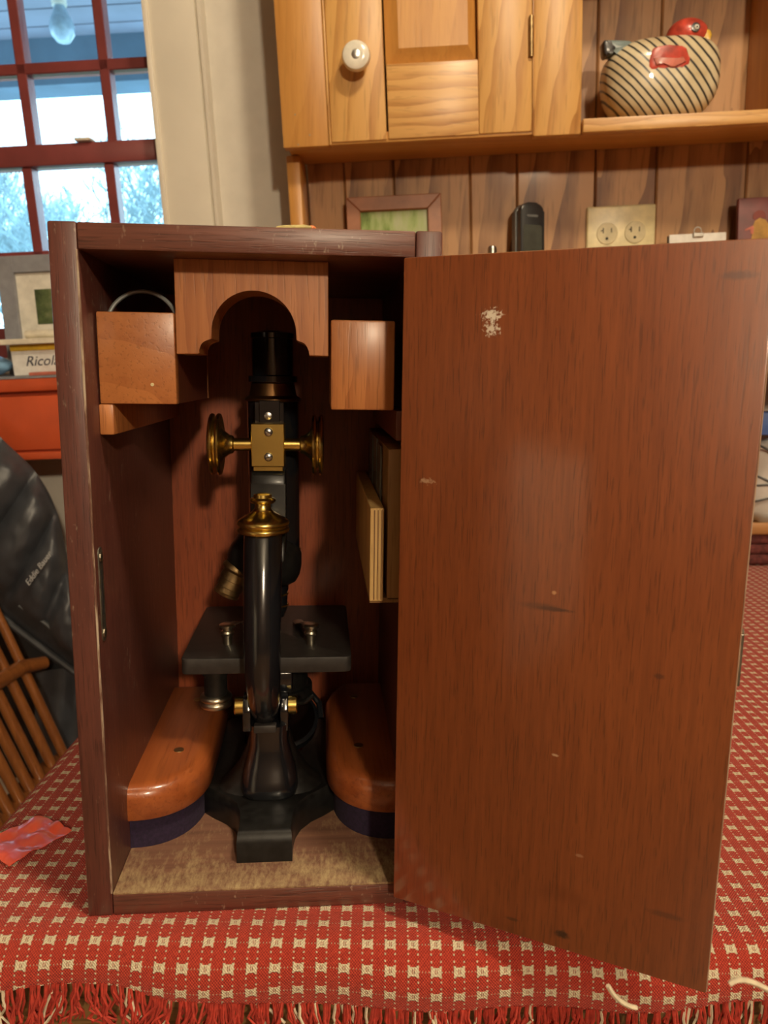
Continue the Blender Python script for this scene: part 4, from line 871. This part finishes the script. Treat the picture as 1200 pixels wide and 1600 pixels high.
# rooster tile
a = onr(1151, 350, -0.03); zt_ = onr(1170, 309, -0.03).z; tw_, th_ = 0.15, zt_ - ZC
rt = thing('rooster_tile', RM @ Vector((a.x + tw_ / 2, -0.035, ZC)), 'maroon tile painted with a golden hen head on the hutch counter', 'tile')
M = leanM(a.x + tw_ / 2, -0.045, ZC, -0.08)
MB(M).box((-tw_ / 2, -0.005, 0), (tw_ / 2, 0.005, th_), 0.0015).build('tile_body', 'tile_maroon', rt)
MB(M).prism([(x - tw_ / 2, z + th_) for x, z in ((0.018, -0.075), (0.021, -0.055), (0.022, -0.042), (0.025, -0.034), (0.032, -0.030), (0.041, -0.033), (0.048, -0.044), (0.052, -0.060), (0.060, -0.085), (0.085, -0.12), (0.08, -0.17), (0.03, -0.17), (0.012, -0.12))], 'y', -0.0056, -0.0048).build('painted_hen', 'tile_ochre', rt, smooth=False)
MB(M).prism([(x - tw_ / 2, z + th_) for x, z in ((0.024, -0.033), (0.021, -0.028), (0.023, -0.023), (0.027, -0.020), (0.032, -0.0185), (0.037, -0.020), (0.041, -0.025), (0.041, -0.031), (0.032, -0.029))], 'y', -0.0056, -0.0048).build('painted_comb', 'tile_comb', rt, smooth=False)
MB(M).prism([(x - tw_ / 2, z + th_) for x, z in ((0.022, -0.041), (0.010, -0.046), (0.011, -0.048), (0.018, -0.046), (0.019, -0.053), (0.023, -0.053), (0.0235, -0.044))], 'y', -0.0058, -0.0048).build('painted_beak', 'hen_pink', rt, smooth=False)

# painted hen
HY = -0.062
def hp(u, v, y=HY): return onr(u, v, y)
hc = hp(1030, 122); zb1 = HB1 + 0.0006
hen = thing('hen_figurine', RM @ Vector((hc.x, HY, zb1)), 'round striped hen figurine with red head on the open hutch shelf', 'figurine')
rzl = hc.z - zb1; rx_ = (hp(1119, 115).x - hp(940, 125).x) / 2; hcx = (hp(1119, 115).x + hp(940, 125).x) / 2
rzu = hp(1030, 63).z - hc.z
def hfn(d):
    e = 0.78; x = math.copysign(abs(d.x) ** e, d.x); z = math.copysign(abs(d.z) ** e, d.z)
    nrm = (abs(x) ** 2.9 + abs(d.y) ** 2.9 + abs(z) ** 2.9) ** (1 / 2.9)
    x, y, z = x / nrm, d.y / nrm, z / nrm
    zz = z * (rzu if z > 0 else rzl); 
    if z < 0: x *= 1 - 0.10 * z * z
    zz += 0.004 * (x * 0.6 - 0.2) if z > 0 else 0
    return Vector((x, y, zz))
mb = MB(RM); mb.sphere((hcx, HY, hc.z), (rx_, 0.052, 1.0), 48, 28, hfn); mb.build('body', 'hen_stripes', hen, ang=180)
def pad(pts, y0, y1, name, mat, parent, bev=0.002, M=RM): return MB(M).prism([(hp(u, v, y0).x, hp(u, v, y0).z) for u, v in pts], 'y', y0, y1, bev, 2).build(name, mat, parent)
pad([(944, 62), (952, 60), (985, 61), (993, 66), (994, 73), (988, 79), (975, 80), (965, 79), (958, 84), (948, 86), (944, 82)], HY - 0.030, HY - 0.004, 'tail', 'hen_blue', hen, 0.006)
pad([(943, 62), (950, 61), (953, 66), (960, 69), (965, 75), (956, 80), (948, 88), (944, 82)], HY - 0.031, HY - 0.006, 'tail_tip', 'hen_dark', hen, 0.003)
wing = [(1021, 74), (1030, 72), (1045, 70), (1066, 70), (1074, 74), (1078, 90), (1079, 98), (1074, 103), (1066, 101), (1062, 104), (1056, 108), (1046, 108), (1040, 103), (1034, 102), (1028, 108), (1019, 109), (1014, 104), (1015, 92)]
wg = pad(wing, HY - 0.0525, HY - 0.035, 'wing', 'hen_red', hen, 0.003)
pad([(1022, 90), (1034, 91), (1045, 89), (1056, 92), (1068, 88), (1073, 96), (1066, 97), (1056, 104), (1047, 104), (1038, 97), (1026, 102)], HY - 0.0545, HY - 0.05, 'wing_patch', 'hen_pink', wg, 0.001)
hd = hp(1073, 55); mb = MB(RM); mb.sphere((hd.x, HY, hd.z), (0.0285, 0.026, 0.0205), 28, 16); h_ = mb.build('head', 'hen_red', hen, ang=180)
pad([(1097, 41), (1104, 43), (1111, 47), (1114, 54), (1110, 62), (1106, 71), (1101, 66), (1099, 57)], HY - 0.016, HY + 0.012, 'beak', 'hen_yellow', hen, 0.0025)
pad([(1111, 78), (1117, 82), (1118, 90), (1113, 91)], HY - 0.008, HY + 0.008, 'wattle', 'hen_pink', hen, 0.002)
ec = hp(1087, 43, HY - 0.026); MB(RM).lathe([(0.0062, 0), (0.0062, 0.003), (0.003, 0.0035)], (ec.x, HY - 0.024, ec.z), (0, -1, 0.25), 18).build('eye_patch', 'hen_dark', h_)
MB(RM).lathe([(0.0036, 0), (0.003, 0.002)], (ec.x + 0.0008, HY - 0.027, ec.z), (0, -1, 0.25), 16).build('eye', 'hen_white', h_)
MB(RM).lathe([(0.0015, 0), (0.001, 0.001)], (ec.x + 0.001, HY - 0.029, ec.z), (0, -1, 0.25), 12).build('pupil', 'dark', h_)

# ================================================================== RED SHELF BOX UNDER THE WINDOW AND ITS THINGS
YS = -0.12; zsh = onr(40, 591, YS).z; zsl = onr(40, 612, YS).z; zpn = onr(40, 704, YS).z; zbt = onr(40, 719, YS).z
sx0, sx1 = -1.5, -0.66
rs = thing('red_cabinet', RM @ Vector((-1.08, -0.1, zbt)), 'orange red painted low cabinet under the window', 'cabinet')
MB(RM).box((sx0, YS - 0.008, zsl), (sx1, 0.0, zsh), 0.004, 2).build('top', 'red_paint', rs)
MB(RM).box((sx0 + 0.02, YS - 0.007, zsh), (sx1 - 0.01, -0.002, zsh + 0.003)).build('top_cover', 'frame_grey', rs, smooth=False)
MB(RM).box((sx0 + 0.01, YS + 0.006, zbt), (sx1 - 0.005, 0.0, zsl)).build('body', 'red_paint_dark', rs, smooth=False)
MB(RM).box((sx0 + 0.03, YS, zpn), (sx1 - 0.01, YS + 0.01, zsl - 0.006), 0.002).build('drawer_front', 'red_paint', rs)
MB(RM).box((sx0 + 0.01, YS - 0.002, zbt), (sx1 - 0.005, YS + 0.008, zpn - 0.003), 0.002).build('bottom_rail', 'red_paint', rs)
zs1 = zsh + 0.0032
# grey framed landscape
a = onr(2, 460, -0.03); zt_ = onr(40, 399, -0.03).z; fwd = 0.26; fh = zt_ - zs1
gf = thing('picture_frame', RM @ Vector((a.x + fwd / 2, -0.03, zs1)), 'grey framed small landscape with a wide white mat before the window', 'picture frame')
M = leanM(a.x, -0.035, zs1, -0.06)
bw = 0.026
MB(M).box((0, -0.008, 0), (bw, 0.008, fh), 0.001, 1).build('frame_bar', 'frame_grey', gf); MB(M).box((fwd - bw, -0.008, 0), (fwd, 0.008, fh), 0.001, 1).build('frame_bar', 'frame_grey', gf)
MB(M).box((bw, -0.008, fh - bw), (fwd - bw, 0.008, fh), 0.001, 1).build('frame_bar', 'frame_grey', gf); MB(M).box((bw, -0.008, 0), (fwd - bw, 0.008, bw), 0.001, 1).build('frame_bar', 'frame_grey', gf)
MB(M).box((bw, -0.002, bw), (fwd - bw, 0.004, fh - bw)).build('mat', 'mat_board', gf, smooth=False)
p0, p1 = onr(51, 452, -0.035), onr(51, 507, -0.035)
MB(M).box((p0.x - a.x, -0.003, p1.z - zs1), (p0.x - a.x + 0.1, -0.0018, p0.z - zs1)).build('landscape', 'landscape_print', gf, smooth=False)
# candy box with yellow lid band
c0, c1, cl0 = onr(21, 581, -0.10), onr(21, 539, -0.10), onr(21, 549, -0.10)
cb = thing('candy_box', RM @ Vector((c0.x + 0.055, -0.075, zs1)), 'white candy box with a yellow top band on the red cabinet', 'box')
MB(RM).box((c0.x, -0.10, zs1), (c0.x + 0.11, -0.055, cl0.z), 0.001, 1).build('carton', 'white_card', cb); MB(RM).box((c0.x - 0.0006, -0.1006, cl0.z), (c0.x + 0.1106, -0.0544, c1.z), 0.001, 1).build('lid_band', 'yellow_card', cb)
tp = onr(40, 572, -0.10); M = RM @ Matrix.Translation((tp.x, -0.1006, tp.z)) @ Matrix.Rotation(math.pi / 2, 4, 'X')
text_mesh('lettering', 'Ricola', 'ink', cb, M, 0.0215, 0.35)
# flat book and rolled paper on the box, red card, blue bag
b0 = onr(-12, 537, -0.11); o = MB(RM).box((b0.x, -0.115, c1.z + 0.0002), (c0.x + 0.10, -0.052, c1.z + 0.0085), 0.001, 1).build('flat_book', 'paper'); tag(o, 'cream flat book lying across the candy box', 'book')
r0 = onr(40, 518, -0.085); o = MB(RM).lathe([(0.0058, 0), (0.0062, 0.001), (0.0062, 0.08), (0.0058, 0.081)], (r0.x, -0.085, c1.z + 0.0085 + 0.0063), (1, 0, 0), 18).build('paper_roll', 'paper'); tag(o, 'small cream roll lying on the flat book', 'paper roll')
k0 = onr(46, 584, -0.115); o = MB(RM).box((k0.x, -0.118, zs1), (k0.x + 0.09, -0.102, zs1 + 0.005), 0.0008, 1).build('red_card', 'hen_pink'); tag(o, 'thin pinkish red card beside the candy box', 'card')
g0 = onr(5, 570, -0.085)
mb = MB(RM); mb.sphere((g0.x - 0.025, -0.08, zs1 + 0.0155), (0.034, 0.034, 0.0155), 20, 12, lambda d: d * (1 + 0.16 * noise.noise(d * 2.3))); o = mb.build('blue_bag', 'pale_blue', ang=180); tag(o, 'pale blue crumpled bag beside the candy box', 'bag')

# ================================================================== CHAIR, JACKET
SZ = -0.30
ch_ = thing('windsor_chair', (-0.1, 0.6, FLOOR), 'brown spindle back wooden chair tucked beside the table', 'chair')
P = []
for k in range(28):
    a = 2 * math.pi * k / 28; c_, s_ = math.cos(a), math.sin(a)
    P.append((-0.115 + 0.205 * math.copysign(abs(c_) ** 0.6, c_), 0.615 + 0.215 * math.copysign(abs(s_) ** 0.6, s_)))
MB().prism(P, 'z', SZ - 0.032, SZ, 0.008, 3).build('seat', 'chair_wood', ch_, ang=50)
bots = [(100, 1180), (81, 1196), (62, 1214), (47, 1233), (31, 1250), (14, 1268), (-6, 1288), (-28, 1312)]
tdir = Vector((-0.0872, 0.0, 0.2197)).normalized(); tops = []
for i, (u, v) in enumerate(bots):
    b_ = onz(u, v, SZ); ln = 0.50; tdir2 = (tdir + Vector((0, (0.06 - 0.017 * i), 0))).normalized()
    pts = [b_ - tdir2 * 0.01 + tdir2 * (ln * t) for t in (0, .15, .3, .5, .75, 1.0)]; tops.append(pts[-1])
    MB().tube(pts, [0.0075, 0.0078, 0.0075, 0.0068, 0.006, 0.0055], n=12).build('spindle', 'chair_wood', ch_)
MB().tube([tops[0] + Vector((0.0, 0.03, -0.05))] + [t + Vector((0, 0, 0.004)) for t in tops] + [tops[-1] + Vector((0.0, -0.03, -0.05))], 0.013, n=12).build('top_rail', 'chair_wood', ch_)
q0 = onz(*bots[0], SZ); 
mids = [onz(u, v, SZ) + tdir * 0.155 for u, v in bots]
mids = [mids[0] + Vector((0.022, 0.034, -0.006))] + mids
MB().tube([m_ + Vector((0.003, 0, 0)) for m_ in mids], [0.011] + [0.0125] * 8, n=12, sq=0.9).build('middle_rail', 'chair_wood', ch_)
for x, y in ((-0.27, 0.45), (-0.27, 0.78), (0.04, 0.45), (0.04, 0.78)):
    dx = -0.05 if x < 0 else 0.04; dy = -0.04 if y < 0.6 else 0.04
    MB().tube([(x + dx, y + dy, FLOOR), (x + dx * 0.6, y + dy * 0.6, FLOOR + 0.15), (x + dx * 0.3, y + dy * 0.3, FLOOR + 0.3), (x, y, SZ - 0.03)], [0.011, 0.017, 0.014, 0.012], n=12).build('leg', 'chair_wood', ch_)
# chair that carries the jacket: simple ladder of posts and slats behind the jacket
cb2 = thing('jacket_chair', (-0.73, 0.67, FLOOR), 'wooden chair hidden under the black quilted jacket', 'chair')
MB().box((-0.93, 0.50, SZ - 0.03), (-0.55, 0.84, SZ), 0.01, 2).build('seat', 'chair_wood', cb2)
for y in (0.53, 0.81):
    MB().tube([(-0.57, y, FLOOR), (-0.57, y, SZ), (-0.61, y, 0.12)], 0.014, n=10).build('post', 'chair_wood', cb2)
    MB().tube([(-0.90, y, FLOOR), (-0.90, y, SZ - 0.02)], 0.014, n=10).build('leg', 'chair_wood', cb2)
for z, x in ((0.09, -0.605), (-0.06, -0.595)): MB().box((x - 0.006, 0.53, z - 0.03), (x + 0.006, 0.81, z + 0.03), 0.003).build('back_slat', 'chair_wood', cb2)
# quilted jacket: a thick body ruled between its outer edge and its hem, with puffed channels
UE = [(-110, 560), (-60, 615), (0, 682), (55, 737), (88, 797), (108, 880), (130, 960), (160, 1040)]
LE = [(-250, 760), (-190, 812), (-130, 862), (-62, 912), (0, 957), (60, 1004), (125, 1052), (190, 1100)]
NCH = 7
jk = thing('quilted_jacket', (-0.40, 0.83, -0.35), 'black quilted puffer jacket hung over a chair by the case', 'jacket')
def jsurf(t, s, front=True):
    u, v = (spline([(a, b) for a, b in UE], t) * (1 - s) + spline([(a, b) for a, b in LE], t) * s).to_tuple() if False else tuple(Vector(spline([(a, b, 0) for a, b in UE], t) * (1 - s) + spline([(a, b, 0) for a, b in LE], t) * s))[:2]
    ph_ = (t * NCH) % 1.0; puff = 0.026 * (abs(math.sin(math.pi * ph_)) ** 0.6)
    if s > 0.80: puff *= max(0.25, 1 - (s - 0.80) * 6)
    puff += 0.004 * noise.noise(Vector((u * 0.05, v * 0.05, 0.3))) + 0.0025 * noise.noise(Vector((u * 0.16, v * 0.16, 2.3)))
    edge = min(1.0, s * 8, (1 - s) * 12)
    bul = 0.03 * math.sin(math.pi * min(1, max(0, s))) 
    y = 0.818 - (puff + bul) * edge if front else 0.83 + 0.006 * edge
    return ony(u, v, y)
def jpanel():
    nt_, ns_ = 110, 26
    mb = MB(); fr_ = [[jsurf(i / nt_, j / ns_) for j in range(ns_ + 1)] for i in range(nt_ + 1)]
    bk_ = [[jsurf(i / nt_, j / ns_, False) for j in range(ns_, -1, -1)] for i in range(nt_ + 1)]
    mb.loft([a + b for a, b in zip(fr_, bk_)]); return mb
jpanel().build('shell', 'jacket_black', jk, ang=70)
def at_j(u, v, y): return ony(u, v, y)
# hem band, lining and inner flap under the shell
hb_ = [ony(u, v, 0.815) for u, v in ((-40, 928), (0, 962), (30, 985), (60, 1008), (90, 1030), (130, 1060))]
MB().tube(hb_, 0.006, n=10).build('hem_binding', 'jacket_trim', jk)
MB().tube([ony(u, v, 0.788) for u, v in ((30, 946), (55, 962), (85, 985), (118, 1018))], 0.004, n=8).build('zip_band', 'jacket_trim', jk)
def sheet(pts4, y, amp, name, mat, th=0.01):
    n = 14; rows = []
    (a, b, c, d) = pts4
    def P_(i, j, back):
        s, t = i / n, j / n; u = (a[0] * (1 - s) + b[0] * s) * (1 - t) + (d[0] * (1 - s) + c[0] * s) * t; v = (a[1] * (1 - s) + b[1] * s) * (1 - t) + (d[1] * (1 - s) + c[1] * s) * t
        return ony(u, v, y + (th if back else 0) + amp * math.sin(s * 9 + t * 2))
    mb = MB(); mb.loft([[P_(i, j, False) for j in range(n + 1)] + [P_(i, j, True) for j in range(n, -1, -1)] for i in range(n + 1)]); return mb.build(name, mat, jk, ang=60)
sheet([(-80, 860), (150, 1020), (150, 1215), (-80, 1215)], 0.875, 0.006, 'lining', 'jacket_lining')
sheet([(50, 1050), (140, 1040), (140, 1200), (60, 1200)], 0.858, 0.008, 'inner_flap', 'jacket_black')
ta, tb2 = ony(45, 916, 0.754), ony(86, 860, 0.754); ex_ = (tb2 - ta).normalized(); ez_ = Vector((0, -1, 0.1)); ez_ = (ez_ - ex_ * ez_.dot(ex_)).normalized(); ey_ = ez_.cross(ex_)
M = Matrix.Identity(4)
for i in range(3): M[i][0] = ex_[i]; M[i][1] = ey_[i]; M[i][2] = ez_[i]; M[i][3] = ta[i]
text_mesh('embroidery', 'Eddie Bauer', 'thread_grey', jk, M, 0.0122, 0.35, 0.0006)

# ================================================================== SMALL THINGS ON THE CLOTH AND CASE
# candy wrapper: crumpled sheet of red foil
cor = [onz(66, 1272, 0.004), onz(112, 1298, 0.003), onz(14, 1352, 0.003), onz(-30, 1318, 0.003)]
mb = MB(); n = 16; T_, B_ = [], []
for i in range(n + 1):
    rt_, rb_ = [], []
    for j in range(n + 1):
        s, t = i / n, j / n; p = (cor[0] * (1 - s) + cor[1] * s) * (1 - t) + (cor[3] * (1 - s) + cor[2] * s) * t
        z = 0.0018 + 0.0035 * abs(noise.noise(Vector((s * 2.6, t * 3.2, 4.1)))) + 0.0012 * abs(math.sin(t * 8 + s * 2)) + 0.004 * max(0, 0.25 - s)
        p = Vector((p.x, p.y, z)); rt_.append(p); rb_.append(p - Vector((0, 0, 0.0003)))
    T_.append(rt_ + rb_[::-1])
mb.loft(T_); o = mb.build('candy_wrapper', 'foil_red', ang=25); tag(o, 'crumpled shiny red foil wrapper on the cloth beside the case', 'wrapper')
# flat charm on the case top
ca, cb_ = ony(390, 352.5, 0.006), ony(497, 355.5, 0.006); zc_ = CH + 0.0001
chm = thing('flat_charm', ((ca.x + cb_.x) / 2, 0.012, zc_), 'small flat trinket with an orange bead lying on the case top', 'trinket')
MB().tube([(ca.x + (cb_.x - ca.x) * t, 0.010 + 0.002 * math.sin(5 * t), zc_ + 0.0008) for t in (0, .1, .25, .4)], [0.0004, 0.0008, 0.0008, 0.0008], n=8).build('dark_end', 'dark', chm)
MB().tube([(ca.x + (cb_.x - ca.x) * t, 0.010 + 0.002 * math.sin(5 * t), zc_ + 0.0013) for t in (0.38, .5, .65, .8, .9)], [0.0008, 0.0013, 0.0013, 0.0013, 0.0007], n=10).build('cream_body', 'charm_cream', chm)
MB().sphere((cb_.x - 0.003, 0.010, zc_ + 0.0013), (0.0021, 0.0018, 0.0013), 14, 10).build('orange_bead', 'orange_bead', chm)

# stack at the far end of the table: folded towel, tray, white bag, blue box
yt = -0.13; s0 = onr(1180, 868, yt); s1 = onr(1180, 836, yt); s2 = onr(1180, 816, yt); s3 = onr(1180, 682, yt); s4 = onr(1180, 645, yt)
zta = (RM.inverted() @ Vector(TM @ Vector((0.95, 0.8, 0)))).z
P0 = RM @ Vector((s1.x, yt, s1.z)); zt1 = P0.z
bx = RM @ Vector((s1.x + 0.16, yt + 0.03, 0)); 
fx, fy = P0.x - 0.02, P0.y - 0.002
MB_ = MB()
for k in range(3): MB_.box((fx, fy + 0.002 * k, 0.0015 + (zt1 - 0.0015) * k / 3), (fx + 0.30, fy + 0.10, 0.0015 + (zt1 - 0.0015) * (k + 1) / 3), 0.006, 3)
o = MB_.build('folded_towel', 'towel_maroon'); tag(o, 'thick folded maroon towel under the wooden tray', 'towel')
zt2 = (RM @ Vector((s2.x, yt, s2.z))).z
ty = thing('wooden_tray', (fx + 0.15, fy + 0.05, zt1), 'shallow wooden tray on the folded maroon towel', 'tray')
MB().box((fx + 0.004, fy, zt1 + 0.0002), (fx + 0.30, fy + 0.10, zt1 + 0.006), 0.002).build('tray_base', 'tray_wood', ty)
MB().box((fx + 0.004, fy - 0.004, zt1 + 0.002), (fx + 0.30, fy + 0.004, zt2), 0.003).build('tray_rim', 'tray_wood', ty)
MB().box((fx + 0.002, fy + 0.004, zt1 + 0.002), (fx + 0.01, fy + 0.10, zt2), 0.003).build('tray_rim', 'tray_wood', ty)
zt3 = (RM @ Vector((s3.x, yt, s3.z))).z; zt4 = (RM @ Vector((s4.x, yt, s4.z))).z
wbg = thing('plastic_bag', (fx + 0.1, fy + 0.045, zt1 + 0.006), 'white plastic bag with dark printed lines in the wooden tray', 'bag')
hb3 = (zt3 - zt1 - 0.006) / 2
mb = MB(); mb.sphere((fx + 0.105, fy + 0.045, zt1 + 0.007 + hb3), (0.088, 0.036, hb3), 32, 22, lambda d: Vector((math.copysign(abs(d.x) ** 0.6, d.x), d.y, math.copysign(abs(d.z) ** 0.7, d.z))) * (1 + 0.05 * noise.noise(d * 4)))
mb.build('bag_body', 'bag_white', wbg, ang=180)
for k, pz in enumerate(((0.95, 0.2), (0.6, 0.05), (0.25, 0.75), (0.45, 0.65))):
    pts = [Vector((fx + 0.018 + 0.16 * t, fy + 0.045 - 0.0365 * (max(0.0, 1 - abs(2 * t - 1) ** 3.3)) ** 0.55 - 0.001, zt1 + 0.01 + 2 * hb3 * (pz[0] * (1 - t) + pz[1] * t) * 0.95)) for t in [q / 14 for q in range(15)]]
    MB().tube(pts, 0.0018, n=6).build('printed_line', 'bag_line', wbg)
o = MB().box((fx + 0.015, fy + 0.02, zt3 + 0.0), (fx + 0.2, fy + 0.07, zt4), 0.003).build('blue_box', 'blue_plastic'); tag(o, 'flat blue box lying on top of the white plastic bag', 'box')

# ================================================================== LAMPS (behind the camera)
pA = Vector((0.61, -2.38, 1.15))
la = thing('globe_floor_lamp', (pA.x, pA.y, FLOOR), 'tall floor lamp with a glowing globe across the room', 'lamp')
MB().lathe([(0.13, 0), (0.13, 0.015), (0.03, 0.03), (0.011, 0.05), (0.011, pA.z - FLOOR - 0.085), (0.03, pA.z - FLOOR - 0.075)], (pA.x, pA.y, FLOOR), n=32).build('stand', 'lamp_metal', la)
MB().sphere(pA, 0.075, 24, 16).build('globe', 'lamp_globe', la, ang=180)
pB = Vector((0.52, -0.42, 1.55))
lb = thing('ceiling_lamp', (pB.x, pB.y, pB.z - 0.1), 'pendant lamp with an added dark metal dome hanging above the table', 'lamp')
MB().lathe([(0.05, 1.75), (0.05, 1.735), (0.012, 1.73), (0.012, pB.z + 0.10)], (pB.x, pB.y, 0), n=28).build('canopy', 'lamp_metal', lb)
MB().lathe([(0.030, pB.z + 0.125), (0.06, pB.z + 0.118), (0.12, pB.z + 0.085), (0.165, pB.z + 0.02), (0.168, pB.z + 0.0), (0.165, pB.z + 0.0), (0.161, pB.z + 0.02), (0.117, pB.z + 0.081), (0.058, pB.z + 0.113), (0.012, pB.z + 0.116)], (pB.x, pB.y, 0), n=40).build('added_dome', 'lamp_metal', lb, ang=60)  # dome added out of view to block upward light and cut ambient
MB().sphere(pB, 0.09, 24, 16).build('globe', 'ceiling_globe', lb, ang=180)
